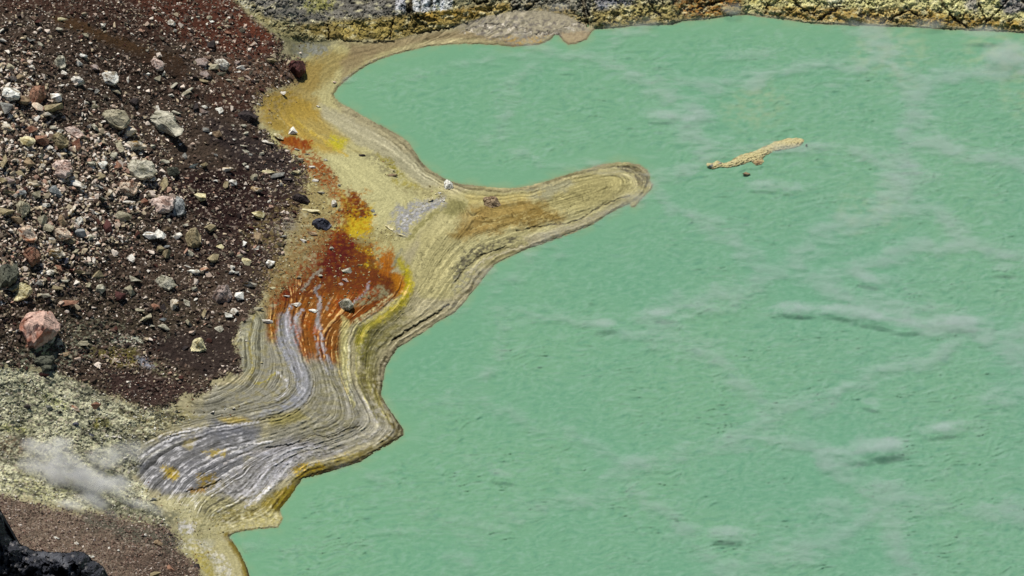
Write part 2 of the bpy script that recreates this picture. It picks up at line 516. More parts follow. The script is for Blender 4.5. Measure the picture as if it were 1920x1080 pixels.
area([(850,500),(872,470),(930,452),(980,442),(985,448),(930,466),(885,490),(868,515),(852,530)], (98,94,76), .9, 4, 4, 4, brk=.3)
area([(850,520),(870,505),(905,505),(905,540),(870,560),(845,560)], (150,146,122), .8, 6, 6, brk=.3)
area([(980,446),(1060,425),(1130,398),(1170,385),(1150,392),(1080,430),(1000,460)], (180,172,140), .9, 5, 4)
area([(1150,310),(1190,312),(1215,335),(1215,348),(1195,345),(1180,325)], (120,112,84), .8, 4, 3, brk=.2)

# -- yellow, orange and rust staining
area([(640,360),(690,400),(700,440),(690,480),(720,520),(700,540),(640,520),(600,470),(600,430),(640,420)], (172,146,38), .9, 10, 10)
area([(655,395),(700,385),(690,440),(680,455),(650,440)], (196,170,36), .8, 8, 8)
area([(650,455),(700,450),(715,500),(730,520),(690,520),(665,490)], (198,176,46), .9, 7, 7)
area([(695,455),(735,450),(740,480),(715,505),(700,495)], (176,168,116), .9, 6, 6)
area([(622,255),(650,262),(650,278),(625,278),(612,268)], (190,180,40), .85, 6, 6)
area([(524,262),(560,255),(582,266),(570,284),(535,274)], (158,88,22), .95, 5, 6, 5)
area([(555,260),(580,262),(570,278)], (130,52,14), .8, 4, 5, 5)
area([(575,308),(600,300),(622,320),(632,345),(610,348),(580,332)], (140,72,22), .95, 6, 7, 6, brk=.15)
area([(600,312),(622,318),(625,340),(605,342)], (120,46,14), .8, 5, 6, 6, brk=.3)
area([(650,355),(680,365),(692,392),(680,408),(640,400),(620,425),(650,440),(668,455),(625,470),(595,480),(575,468),(600,450),(612,425),(622,400),(655,385)], (98,34,8), .95, 6, 8, 8, brk=.15)
area([(590,440),(640,430),(670,460),(700,480),(680,500),(720,505),(745,515),(760,530),(745,560),(720,575),(640,620),(640,690),(575,680),(552,650),(560,590),(500,640),(500,600),(520,560),(500,545),(540,520),(600,490)], (130,76,18), .95, 7, 6, 5)
area([(585,460),(640,455),(700,470),(730,505),(760,530),(730,555),(690,560),(640,545),(560,560),(510,572),(505,550),(560,520),(590,490)], (102,48,14), .85, 9, 9, 7, brk=.1)
area([(600,440),(650,440),(672,455),(640,520),(600,520),(590,480)], (84,24,8), .85, 8, 8, 8, brk=.25)
area([(640,440),(700,452),(700,470),(660,458)], (104,30,12), .8, 4, 4, 4)
area([(712,478),(735,468),(742,500),(725,520),(712,505)], (160,92,18), .9, 5, 4, 4)
area([(735,510),(762,515),(765,545),(740,555)], (184,120,26), .8, 6, 5, 4)
area([(722,560),(700,580),(660,600),(640,610),(650,590),(690,565)], (136,70,16), .8, 4, 4)
area([(680,545),(720,535),(730,550),(690,570),(660,575)], (152,148,112), .85, 5, 5, 4, brk=.2)
area([(502,570),(530,600),(525,650),(500,640),(498,600)], (140,84,22), .8, 6, 6)
area([(560,300),(620,330),(640,400),(620,450),(580,500),(520,560),(500,600),(480,590),(500,530),(540,450),(570,390)], (150,132,84), .8, 12, 14, 8, brk=.15)
area([(560,440),(600,400),(620,420),(600,480),(560,520),(510,560),(500,540)], (136,72,24), .8, 8, 12, 8, brk=.42)
area([(520,255),(570,260),(600,300),(630,340),(650,360),(620,370),(590,340),(560,300),(520,280)], (146,74,18), .85, 6, 10, 8, brk=.40)
area([(630,350),(690,360),(700,400),(700,440),(660,440),(620,400)], (176,120,24), .6, 8, 12, 8, brk=.42)
area([(700,440),(740,470),(735,520),(700,500),(680,470)], (170,104,20), .7, 6, 10, 6, brk=.42)
area([(560,560),(700,540),(640,600),(560,620)], (170,96,20), .5, 8, 10, 6, brk=.45)
# the yellow-green rim outside the orange
line([(748,490),(764,512),(768,540),(750,572),(715,598),(685,618),(672,640)], (168,156,30), 16, .85, 4, 6)
line([(762,505),(772,535),(755,570)], (190,176,24), 9, .7, 4, 4, brk=.3)
area([(665,610),(700,600),(700,660),(690,690),(668,670)], (128,124,44), .8, 8, 6, brk=.2)
area([(672,690),(712,690),(716,745),(730,790),(745,815),(720,800),(690,750),(676,720)], (112,104,52), .75, 7, 6, brk=.2)
area([(690,620),(760,600),(735,640),(712,660),(705,720),(690,700),(692,650)], (132,128,92), .7, 8, 6)
area([(640,590),(655,600),(650,660),(660,720),(645,720),(636,670)], (206,196,130), .8, 4, 3)

# -- grey swirls of the lower bulge
area([(450,600),(495,585),(500,650),(495,700),(440,705),(445,650)], (150,149,128), .9, 10, 6)
area([(500,640),(530,650),(560,700),(560,760),(480,785),(330,800),(400,730),(450,715),(480,700)], (144,142,128), .9, 14, 8)
area([(525,590),(560,600),(560,660),(585,700),(592,735),(570,765),(520,782),(480,780),(530,755),(560,730),(548,690),(522,650),(518,620)], (146,148,154), .9, 8, 4)
area([(575,665),(640,690),(690,770),(690,800),(600,850),(500,860),(450,850),(520,800),(575,765),(590,730)], (146,143,126), .9, 12, 6)
area([(640,720),(700,750),(745,800),(740,815),(640,845),(560,860),(560,840),(660,800)], (164,161,148), .8, 10, 6)
area([(300,820),(440,790),(500,795),(480,830),(450,880),(380,930),(300,930),(250,890),(260,850)], (122,122,124), .95, 12, 8)
area([(480,840),(560,820),(640,845),(570,870),(520,910),(440,940),(400,930),(450,880)], (150,148,150), .85, 12, 8)
area([(500,850),(560,845),(548,880),(500,915),(440,935),(470,890)], (200,198,202), .75, 10, 8, 4, brk=.3)
area([(400,905),(520,885),(500,925),(430,950),(340,935)], (206,204,202), .8, 7, 8, 5, brk=.35)
area([(390,790),(460,785),(470,812),(420,825),(385,815)], (104,106,112), .7, 8, 6)
area([(310,870),(420,850),(440,880),(380,900),(320,900)], (104,104,108), .6, 12, 8, brk=.3)
area([(305,878),(325,875),(340,890),(330,900),(308,895)], (176,152,48), .85, 4, 5, 5)
area([(368,890),(400,888),(412,900),(395,915),(370,912)], (146,124,46), .85, 4, 5, 5, brk=.2)
area([(352,918),(380,912),(385,922),(360,926)], (160,120,34), .85, 3, 4, 4)
area([(345,825),(370,820),(360,840),(340,838)], (176,160,90), .6, 5, 5)
area([(380,845),(430,840),(420,855),(390,858)], (168,148,60), .8, 4, 5, brk=.2)
area([(410,785),(455,783),(470,790),(430,797)], (178,156,60), .7, 4, 3)
area([(500,778),(560,765),(575,785),(530,800),(505,795)], (150,140,72), .7, 7, 6)
area([(560,885),(580,872),(640,868),(700,850),(752,812),(740,830),(660,872),(600,890),(560,912),(540,945),(520,970),(500,965),(530,920)], (110,102,52), .9, 4, 4, 4)
area([(545,880),(570,870),(600,868),(612,874),(585,888),(560,896)], (176, 150, 34), .9, 4, 6, 5, brk=.12)
area([(620,862),(650,850),(680,850),(660,866),(630,872)], (160,142,40), .6, 4, 4, 4)
area([(500,935),(545,905),(560,910),(535,945),(515,965),(470,975),(440,985),(470,960)], (138,122,34), .85, 5, 5, 4)

# -- bottom tongue and corner beach
area([(290,935),(400,925),(470,950),(520,960),(532,970),(524,988),(450,996),(420,1004),(380,1000),(330,975)], (188,181,136), 1, 8, 6)
area([(300,935),(380,935),(400,960),(350,970),(310,955)], (196,190,148), .7, 8, 8, brk=.3)
area([(460,965),(520,955),(528,985),(490,988),(450,985)], (206, 196, 128), .8, 6, 8, 6, brk=.3)
area([(400,950),(530,950),(530,995),(420,1004),(340,985)], (150, 138, 72), .7, 6, 10, 6, brk=.48)
area([(290,935),(520,950),(520,990),(330,1000)], (222, 214, 170), .75, 6, 8, 6, brk=.52)
area([(420,955),(480,950),(500,962),(460,975),(420,985),(400,975)], (132,120,58), .7, 7, 7, 5, brk=.3)
area([(300,1000),(340,985),(400,1000),(435,1010),(450,1040),(466,1080),(440,1180),(380,1180),(330,1080),(345,1040)], (180,173,128), 1, 7, 5)
area([(335,975),(365,985),(360,1005),(335,1000)], (216,212,206), .9, 5, 6, 5, brk=.25)
area([(330,1010),(380,1015),(420,1040),(440,1080),(440,1180),(420,1180),(400,1060),(370,1035),(330,1025)], (212,208,190), .8, 4, 4, 5, brk=.3)
area([(350,1022),(385,1028),(400,1060),(400,1090),(370,1060)], (172,158,70), .7, 6, 6, brk=.2)
line([(425,1005),(440,1025),(455,1050),(464,1085),(486,1180)], (128,112,40), 13, .9, 2, 4)
line([(430,1003),(446,1024),(460,1052),(468,1085),(490,1180)], (80,72,50), 5, .9, 1.5, 2)

# -- bleached ground round the vent
lay((slice(None), slice(None)), M_WHITE, (186, 184, 152))
area([(-40,680),(60,700),(110,740),(200,790),(230,830),(160,850),(60,800),(-40,740)], (204,206,164), .8, 10, 10, 6, brk=.35)
area([(78,738),(110,742),(130,765),(120,775),(85,755)], (222,224,160), .9, 5, 6, 5)
area([(-20,790),(60,800),(60,815),(-20,800)], (206,208,130), .8, 8, 8, 5, brk=.2)
area([(-30,860),(80,890),(140,930),(90,940),(0,925),(-30,900)], (216,214,158), .85, 10, 10, 6, brk=.3)
area([(110,800),(210,830),(215,850),(150,850),(110,830)], (218,216,176), .8, 6, 8, 5, brk=.3)
area([(-20,815),(60,820),(55,850),(-20,845)], (110,84,62), .8, 8, 8, 5, brk=.2)
area([(120,775),(200,780),(220,810),(150,810)], (96,98,86), .7, 8, 8, 5, brk=.3)
area([(170,785),(205,780),(205,800),(175,800)], (140,134,60), .8, 5, 6, 5)
area([(220,770),(340,765),(380,780),(300,810),(240,810)], (150,142,98), .8, 8, 8, brk=.15)
area([(0,700),(60,700),(70,740),(20,740)], (96,88,72), .6, 8, 8, 5, brk=.3)
area([(225,800),(300,800),(270,840),(230,835)], (146,142,108), .8, 8, 6)

a_al = U * .90 + V * .43; a_ac = -U * .43 + V * .90
dg = .7 * fbm(a_al / 22, a_ac / 5.5, 3, 171) + .8 * fbm(a_al / 70, a_ac / 24, 3, 172)
lay((slice(None), slice(None)), M_WHITE * sst(.0, .22, dg + .5 * n_w60) * .85, (232, 230, 192))
lay((slice(None), slice(None)), M_WHITE * sst(-.18, -.36, dg) * .7, (84, 84, 70))
# -- brown rubble slope
lay((slice(None), slice(None)), M_SCREE * (1 - CL), (80, 67, 56))
ms = M_SCREE * (1 - CL)
area([(240,-60),(430,-12),(520,68),(525,85),(500,112),(440,108),(380,90),(330,70),(280,40),(210,-30)], (98,58,44), .9, 14, 10, mask=ms)
area([(420,20),(500,60),(520,80),(470,70)], (108,60,42), .7, 8, 6, mask=ms)
area([(0,-60),(230,-60),(260,20),(330,70),(300,90),(150,40),(60,20),(0,20)], (80,56,46), .8, 14, 10, mask=ms)
area([(95,30),(130,30),(205,62),(290,95),(345,106),(352,150),(300,128),(235,98),(165,66),(110,48)], (84,62,40), .95, 6, 6, mask=ms)
area([(140,80),(350,110),(360,160),(480,190),(480,230),(330,190),(200,150),(120,110)], (60,46,38), .7, 14, 10, mask=ms)
area([(430,110),(540,110),(560,145),(500,175),(430,160),(380,130)], (112,84,66), .75, 12, 10, brk=.15, mask=ms)
area([(370,150),(480,170),(470,215),(400,200)], (78,54,44), .8, 10, 8, mask=ms)
area([(380,220),(540,270),(560,330),(560,370),(480,330),(400,270)], (54,46,46), .8, 14, 12, mask=ms)
area([(280,330),(450,310),(560,380),(540,450),(460,450),(350,400)], (46,28,28), .85, 16, 14, mask=ms)
area([(360,420),(500,430),(510,500),(400,500),(350,470)], (50,34,34), .7, 14, 12, mask=ms)
area([(200,380),(280,400),(290,470),(220,450)], (72,64,50), .7, 12, 10, mask=ms)
area([(0,480),(30,490),(35,540),(0,550),(-60,540),(-60,480)], (84,88,54), .8, 10, 10, mask=ms)
area([(0,370),(200,390),(200,560),(0,560)], (70,62,50), .6, 20, 14, mask=ms)
area([(0,550),(360,560),(430,590),(300,640),(120,680),(0,680)], (76,68,54), .7, 16, 12, mask=ms)
area([(120,600),(200,600),(270,630),(260,660),(180,650),(120,630)], (168,168,140), .75, 7, 9, 6, brk=.45)
area([(210,632),(262,628),(270,645),(225,650)], (218,220,196), .9, 5, 7, 5, brk=.35)
area([(60,640),(150,640),(190,660),(130,690),(30,700),(0,680)], (160,164,138), .7, 9, 9, 6, brk=.4)
area([(66,640),(94,645),(92,665),(68,660)], (222,220,160), .9, 4, 4, 4)
area([(170,655),(250,655),(270,680),(230,690),(190,680)], (122,112,58), .85, 8, 7)
area([(252,668),(275,672),(290,690),(270,688)], (168,172,184), .8, 4, 4, 4)
area([(285,670),(330,690),(340,710),(290,705)], (170,170,128), .7, 7, 8, 5, brk=.35)
area([(200,690),(330,710),(390,738),(340,742),(300,760),(210,740)], (72,54,50), .8, 10, 8, mask=ms)
area([(270,630),(440,610),(446,690),(400,710),(330,690),(280,660)], (58,48,44), .9, 12, 10, mask=ms)
area([(450,440),(600,340),(620,420),(590,480),(520,540),(500,580),(490,520),(520,480)], (134,118,78), .75, 14, 12, 6, brk=.3)
area([(510,420),(550,405),(560,430),(520,440)], (146,140,124), .7, 6, 6, 4, brk=.2)
area([(560,330),(620,350),(620,400),(590,410),(560,380)], (150,138,92), .7, 10, 10, 6, brk=.35)
area([(490,500),(560,470),(600,500),(560,530),(510,560)], (136,116,74), .8, 10, 10, 6, brk=.25)
area([(480,170),(530,160),(560,140),(560,180),(500,240),(480,230)], (164,144,96), .7, 8, 9, 6, brk=.35)

# -- lower slope
lay((slice(None), slice(None)), M_S2, (128, 112, 96))
area([(150,960),(330,1000),(330,1040),(240,1010),(160,985)], (98,98,84), .8, 14, 10)
area([(200,1030),(330,1040),(380,1090),(280,1100)], (92,76,66), .7, 14, 10)
area([(200,940),(330,960),(340,985),(280,985),(200,965)], (112,112,88), .8, 10, 8, brk=.2)

# -- gravel of the back corner, then the cliff
area([(430,-10),(520,-10),(640,60),(620,90),(560,110),(540,90),(520,66),(470,28)], (132,128,96), 1, 6, 6)
area([(545,82),(620,85),(600,105),(565,110)], (140,142,134), .8, 8, 8, 5, brk=.2)
area([(470,20),(540,40),(560,80),(500,50),(460,25)], (150,148,96), .8, 8, 8, 5, brk=.25)
lay((slice(None), slice(None)), CL * sst(1, 8, up), (148, 140, 98))
cm = CL * sst(0, 5, up)
area([(470,-80),(860,-80),(800,28),(700,38),(640,40),(560,45),(500,30),(460,5)], (108,106,100), .95, 9, 7, mask=cm)
area([(560,-60),(620,-60),(625,18),(575,25)], (150,148,84), .85, 8, 8, brk=.2, mask=cm)
area([(425,-20),(460,-5),(480,25),(440,10)], (188,186,164), .8, 5, 6, brk=.2, mask=cm)
area([(560,50),(680,40),(760,28),(900,10),(960,0),(960,22),(900,34),(820,55),(740,76),(640,76),(580,66)], (148,130,72), .9, 7, 6, 4, mask=cm)
area([(620,40),(700,38),(740,60),(700,72),(640,64)], (164,148,82), .7, 7, 6, brk=.2, mask=cm)
area([(760,24),(850,18),(960,-20),(970,8),(880,32),(800,40)], (168,136,60), .8, 5, 6, 4, brk=.2, mask=cm)
for x0, x1, cc in [(742,752,(212,212,214)),(752,761,(170,172,176)),(761,775,(64,60,44)),(775,787,(206,208,206)),(787,790,(96,98,92)),(790,806,(186,190,192)),(806,812,(92,96,88)),(812,818,(196,200,202)),(818,826,(108,122,122)),(826,834,(206,210,212)),(834,850,(176,180,176))]:
    area([(x0,-160),(x1,-160),(x1,24 - (x0 - 742) * 0.08),(x0,27 - (x0 - 742) * 0.08)], cc, .95, 1.6, 1.5, 1.5, mask=cm)
area([(850,-60),(960,-60),(960,5),(900,14),(850,14)], (132,128,98), .9, 8, 7, 4, mask=cm)
area([(960,-100),(1100,-100),(1110,30),(1060,28),(1000,20),(960,18)], (126,124,112), .9, 8, 7, 4, mask=cm)
area([(985,10),(1070,15),(1100,45),(1030,30)], (170,150,96), .8, 6, 7, 5, brk=.2, mask=cm)
area([(1100,-100),(1200,-100),(1190,12),(1120,24)], (130,132,140), .9, 7, 6, 4, mask=cm)
area([(1110,22),(1200,10),(1330,10),(1400,-10),(1400,20),(1330,36),(1200,48),(1120,56)], (146,134,84), .95, 6, 6, 4, mask=cm)
area([(1150,5),(1260,-5),(1260,22),(1160,26)], (186,178,120), .7, 6, 8, 5, brk=.35, mask=cm)
area([(1200,-100),(1340,-100),(1300,0),(1210,6)], (140,134,112), .9, 7, 7, 4, mask=cm)
area([(1270,0),(1370,-20),(1400,0),(1350,28),(1280,30)], (148,98,34), .8, 7, 7, 5, brk=.25, mask=cm)
area([(1350,-100),(1920,-100),(2500,-100),(2500,60),(1920,40),(1700,28),(1560,16),(1400,20)], (198,194,136), 1, 7, 7, 4, mask=cm)
area([(1540,-60),(1600,-60),(1580,14),(1550,16)], (226,224,190), .8, 5, 7, 5, brk=.15, mask=cm)
area([(1430,12),(1540,10),(1640,16),(1740,14),(1760,48),(1600,48),(1500,40),(1440,30)], (162,136,72), .85, 6, 7, 5, brk=.15, mask=cm)
area([(1640,12),(1730,14),(1730,36),(1660,38)], (206,186,124), .7, 6, 7, 5, brk=.25, mask=cm)
area([(1740,22),(1920,40),(1920,60),(1760,50)], (156,128,58), .85, 6, 6, 5, brk=.12, mask=cm)
area([(1810,-40),(1835,-40),(1830,20),(1812,20)], (146,142,140), .8, 5, 5, mask=cm)
area([(1870,-40),(1930,-40),(1930,20),(1880,28)], (136,132,134), .9, 5, 5, mask=cm)
area([(1400,-60),(1500,-60),(1500,10),(1400,6)], (168,158,88), .7, 8, 8, 5, brk=.2, mask=cm)

hi_c = fbm(U / 18, V / 9, 4, 195); hi_d = ridged(U / 14 + n_w8, V / 10, 4, 197)
lay((slice(None), slice(None)), cm * sst(.10, .40, hi_c) * sst(0, 12, up) * .6, (214, 208, 166))
lay((slice(None), slice(None)), cm * sst(.62, .85, hi_d) * .55, (72, 64, 44))
# long cracks and dark seams (real grooves in the rock)
for pts, w, dp in [
 ([(612,46),(617,60),(616,72)], 3.5, 1.0), ([(738,36),(733,55),(732,72)], 2, .7), ([(732,62),(722,74)], 2, .5),
 ([(768,-80),(769,26)], 5, .5), ([(1088,-40),(1094,20),(1102,48)], 5, 1.2), ([(1096,0),(1104,30)], 3, .9),
 ([(1218,5),(1228,22),(1240,30)], 3, .8), ([(1290,20),(1330,8),(1370,-2)], 2.5, .7), ([(1230,-20),(1245,10)], 2, .6),
 ([(1535,38),(1552,26),(1570,18)], 5, .9), ([(1650,44),(1668,36),(1690,24),(1705,20),(1722,30)], 3, .8),
 ([(1760,-20),(1768,10)], 6, .8), ([(1780,26),(1798,42),(1815,52)], 3.5, .9), ([(1830,-10),(1840,20),(1850,40),(1844,52)], 2.5, .9),
 ([(1850,42),(1870,22),(1890,0),(1900,-20)], 2.5, .9), ([(1910,-10),(1925,10)], 2.5, .8),
 ([(988,18),(1000,8),(1010,0)], 3, .8), ([(880,-10),(895,8),(915,2)], 4, .8), ([(960,22),(975,10)], 3, .6),
 ([(1600,44),(1625,48),(1648,50)], 2.5, .6), ([(1430,-20),(1440,8),(1436,24)], 2.5, .6), ([(1480,-10),(1500,14),(1530,30)], 2, .6),
 ([(770,58),(782,64),(800,60),(850,50)], 2.5, .5), ([(640,76),(690,80),(740,78)], 2, .3)]:
    line(pts, (74, 64, 46), w, .75, 2.5, 1.3, depth=dp * .8)
# mud cracks
for pts, w, dp in [
 ([(480,788),(530,780),(560,768),(580,748),(590,715)], 1.6, .15), ([(500,840),(530,836),(545,834)], 1.8, .2), ([(545,834),(590,815),(620,822),(650,805),(675,800)], 1.6, .15),
 ([(350,922),(385,914),(415,900)], 2, .2), ([(968,434),(1010,424),(1060,420),(1090,410),(1130,385),(1160,372),(1180,368)], 1.6, .15),
 ([(930,470),(1010,456),(1060,440),(1100,424)], 1.6, .12), ([(855,528),(870,505),(900,480),(950,462)], 2.2, .2),
 ([(735,640),(760,622),(790,604),(820,588),(842,570)], 3, .3), ([(706,745),(712,765),(730,790),(745,808)], 2.2, .2),
 ([(560,900),(600,885),(660,868),(705,845),(750,818)], 2, .15), ([(700,700),(706,735)], 2, .15)]:
    line(pts, (84, 76, 54), w, .8, 2.0, 1.2, depth=dp)
for k_ in range(26):
    x_ = 872 + 6.6 * k_; y_ = 432 - 22 * math.sin(k_ * 1.7) ** 2 - .05 * (x_ - 872)
    line([(x_, y_), (x_ + 9, y_ - 5), (x_ + 22, y_ - 3 - (k_ % 3) * 3)], (186, 170, 112) if k_ % 3 else (98, 82, 42), 1.4, .7, 3, 1.1)
for k_ in range(5):
    line([(1150 + k_ * 5, 311 + k_ * 2), (1178 + k_ * 3, 313 + k_ * 3), (1203 - k_ * 2, 324 + k_ * 2), (1213 - k_ * 4, 342)], (84, 78, 56), 1.6, .8, 2, 1.2, depth=.08)
# strata ribbons one can follow
for pts, cc, w in [
 ([(545,575),(528,600),(522,630),(534,665),(552,700),(562,735)], (160,162,168), 7), ([(567,582),(545,605),(538,640),(552,680),(575,715)], (166,166,170), 6),
 ([(596,590),(590,625),(600,670),(615,700)], (168,166,164), 6), ([(600,560),(590,545),(600,535)], (150,150,150), 5), ([(605,505),(590,515),(578,530),(565,545)], (150,146,130), 6),
 ([(692,530),(686,548),(672,560),(655,572)], (170,166,170), 5), ([(736,500),(745,480),(752,470)], (150,148,120), 5), ([(620,560),(612,580)], (150,146,130), 4),
 ([(735,552),(700,580),(662,605),(645,630)], (214,204,150), 4), ([(745,560),(715,585),(680,608)], (196,186,110), 3),
 ([(648,640),(645,690),(652,735),(664,760)], (214,208,150), 7), ([(655,650),(652,700),(662,745)], (228,224,190), 3), ([(630,660),(636,700),(650,735)], (200,184,120), 3),
 ([(668,650),(668,700),(684,745),(706,785)], (190,182,110), 3), ([(684,680),(690,720),(706,752),(730,790)], (176,170,110), 3),
 ([(712,690),(708,720),(710,745)], (186,180,150), 4), ([(730,668),(716,690),(712,720)], (190,182,156), 4), ([(850,580),(800,606),(750,636),(728,664)], (196,188,152), 4),
 ([(700,720),(698,740),(715,775),(735,805),(720,825),(660,850),(590,868),(552,890),(540,915)], (178,172,150), 3),
 ([(680,745),(700,780),(712,802),(690,825),(640,842),(580,855),(540,878),(520,905),(480,940)], (196,192,182), 3.5), ([(672,760),(688,790),(680,812),(630,832),(560,848),(520,868)], (186,182,166), 3),
 ([(640,845),(580,852),(545,868),(530,890),(500,920),(460,950)], (220,218,216), 5), ([(600,838),(550,842),(515,856),(500,875)], (224,222,222), 6),
 ([(255,862),(300,832),(337,812),(370,804)], (214,212,208), 5), ([(337,812),(380,804),(430,797),(485,792)], (226,224,222), 3), ([(250,880),(290,850),(340,828)], (190,188,180), 4),
 ([(430,850),(470,832),(510,828)], (226,222,216), 4), ([(420,870),(460,850),(500,845)], (196,190,184), 3), ([(240,885),(262,862),(300,845)], (196,194,180), 3),
 ([(520,700),(540,715),(538,735),(520,748)], (214,212,210), 4), ([(560,720),(572,735),(560,750)], (200,200,204), 3),
 ([(410,720),(440,718),(455,700)], (196,184,150), 3), ([(456,600),(448,640),(458,690)], (160,158,140), 4), ([(476,590),(466,640),(474,690),(470,710)], (158,146,80), 4), ([(515,700),(500,715),(480,720)], (176,164,70), 4),
 ([(610,220),(660,245),(720,272),(765,305),(800,335)], (190,184,150), 5), ([(640,222),(700,250),(750,285)], (184,178,146), 3), ([(600,250),(680,290)], (160,150,96), 3),
 ([(545,215),(570,240),(610,265),(650,292)], (192,166,70), 5), ([(530,220),(560,250)], (190,160,80), 4), ([(520,215),(540,240)], (186,168,110), 3), ([(570,235),(620,268)], (196,176,100), 2.5),
 ([(850,350),(900,354),(960,358),(1010,348),(1060,334)], (194,182,138), 4), ([(1000,358),(1050,340),(1095,324)], (206,196,146), 2.5), ([(980,444),(1060,430),(1110,412)], (196,188,150), 3),
 ([(880,510),(910,486),(960,468),(1020,454)], (200,192,160), 5), ([(1110,318),(1160,312),(1195,325),(1210,345)], (192,184,140), 3), ([(1140,322),(1180,330),(1195,350)], (180,172,130), 2.5),
 ([(760,100),(700,112),(655,140),(632,170)], (182,172,140), 4), ([(800,92),(860,86),(920,88)], (192,184,146), 3)]:
    line(pts, cc, w, .8, 2.2, 1.6, brk=.12, depth=-0.05)
# grey sheen fan by the root of the spit
area([(730,415),(745,385),(770,378),(815,372),(838,365),(835,380),(800,400),(775,420),(758,445),(742,440)], (150,150,150), .85, 7, 9, 6, brk=.16)
area([(745,400),(800,382),(830,378),(790,402),(760,425),(748,425)], (206,206,212), .8, 4, 7, 6, brk=.42)
for k_ in range(9):
    line([(738 + k_ * 4, 436 - k_ * 5), (765 + k_ * 4, 412 - k_ * 4), (800 + k_ * 2, 390 - k_ * 2), (832, 374 - k_)], [(214,214,216), (96,96,92), (176,168,130)][k_ % 3], 1.8, .75, 3, 1.3, brk=.25)
line([(770,408),(800,392),(826,380)], (110,112,118), 4, .6, 3, 2)
line([(765,450),(790,420),(825,392)], (120,116,62), 7, .6, 4, 3)
band(-3, 9, (70, 64, 42), .9, 3, 540, 770, 630, 900, brk=.12)
band(8, 20, (108, 98, 48), .75, 4, 540, 770, 700, 910, brk=.3, seed=6)
band(5, 9, (92, 86, 64), .5, 2, 640, 1240, 280, 620, brk=.2, seed=7)
band(16, 40, (116, 110, 56), .65, 5, 660, 770, 560, 800, brk=.3, seed=8)
band(2, 10, (196, 186, 150), .6, 2, 700, 920, 500, 740, brk=.3, seed=9)
band(34, 58, (176, 170, 140), .5, 6, 560, 720, 740, 860, brk=.3, seed=10)
band(60, 120, (132, 126, 84), .5, 10, 560, 700, 680, 830, brk=.35, seed=11)
band(0, 8, (122, 114, 88), .5, 2, 600, 840, 90, 350, brk=.35, seed=12)
band(124, 190, (150, 140, 84), .45, 8, 420, 560, 590, 780, brk=.45, seed=13)
# debris ridge
area([(660,450),(700,432),(740,430),(752,448),(715,455),(680,462)], (150,140,92), .8, 4, 5, 5, brk=.2)
area([(670,285),(705,285),(735,300),(745,330),(715,320),(690,305)], (134,128,96), .7, 6, 7, 5, brk=.3)
area([(705,290),(730,300),(752,320),(760,335),(735,318)], (148,138,48), .85, 5, 5, 4, brk=.2)
area([(735,335),(780,345),(790,352),(750,352)], (160,148,56), .7, 5, 5, 4, brk=.2)
area([(735,350),(800,355),(838,360),(838,372),(790,370),(745,360)], (150,142,100), .7, 5, 6, 6, brk=.3)

# strata shading colour (each layer has its own pigment), grit and drying cracks
line([(575,600),(600,640),(612,665)], (150,74,14), 16, .8, 6, 7, brk=.2); line([(625,590),(640,560),(700,545)], (140,60,12), 22, .7, 8, 8, brk=.3); line([(545,600),(560,640),(580,668)], (140,72,16), 14, .7, 5, 6, brk=.3)
line([(655,372),(640,420),(610,470),(560,520),(515,570)], (122,46,12), 20, .75, 10, 9, brk=.33); line([(545,268),(590,320),(640,370)], (136,62,18), 16, .7, 10, 8, brk=.4)
line([(600,560),(596,600),(606,650),(622,690)], (166,166,166), 7, .8, 3, 3, brk=.1); line([(540,590),(536,640),(560,700)], (172,172,178), 8, .7, 3, 4)
OR = np.clip((C[..., 0] / (C[..., 2] + .01) - 4) / 5, 0, 1) * MUD
pk = sst(.55, 1.0, S) * MUD
C += (alb((206, 172, 112)) - C) * (OR * pk * .75 * sst(-20, 20, bd))[..., None]
C += (alb((84, 34, 12)) - C) * (OR * sst(-.45, -.95, S) * .7 * sst(-20, 20, bd))[..., None]
fan = sst(520, 420, U + 20 * n_w20) * sst(780, 820, V) * M_BUL * MUD
C += (alb((214, 212, 210)) - C) * (fan * sst(.25, .9, S * .8 + 1.5 * fbm(U / 22, V / 9, 4, 191)) * .5)[..., None]
C += (alb((74, 74, 76)) - C) * (fan * sst(-.3, -1.0, S * .8 + 1.4 * fbm(U / 20, V / 9, 4, 193)) * .55)[..., None]
tone = 1 + np.clip(LSW * S, -1.2, 1.2)[..., None] * np.array([.74, .74, .80], np.float32)
C = C * np.clip(tone, .40, 1.8)
gr = fbm(U / 5, V / 3.5, 3, 81)
gr2 = pn(U / 2.0, V / 1.7, 82)
C *= (1 + MUD * (0.30 * gr + 0.22 * gr2) + CL * (0.42 * gr + 0.22 * gr2) + ROUGH * (0.45 * gr + 0.35 * gr2))[..., None].clip(.25, 2)
# individual grit colours on the rough ground
cellc = _rnd[(g2[2] * 11 + 5) & 4095]
lt = (cellc > 0.90) * ROUGH * (1 - CL) * (1 - .8 * smooth_gully) * (1 - 0.6 * dark_fan)
C += (alb((176, 160, 144)) - C) * (0.65 * lt)[..., None]
lt = ((cellc < 0.16) * (M_WHITE + 0.6 * M_S2) * (1 - CL)).clip(0, 1)
C *= (1 - 0.62 * lt)[..., None]
lt = (_rnd[(g1[2] * 13 + 7) & 4095] > 0.86) * M_WHITE * (1 - CL)
C *= (1 - 0.5 * lt)[..., None]
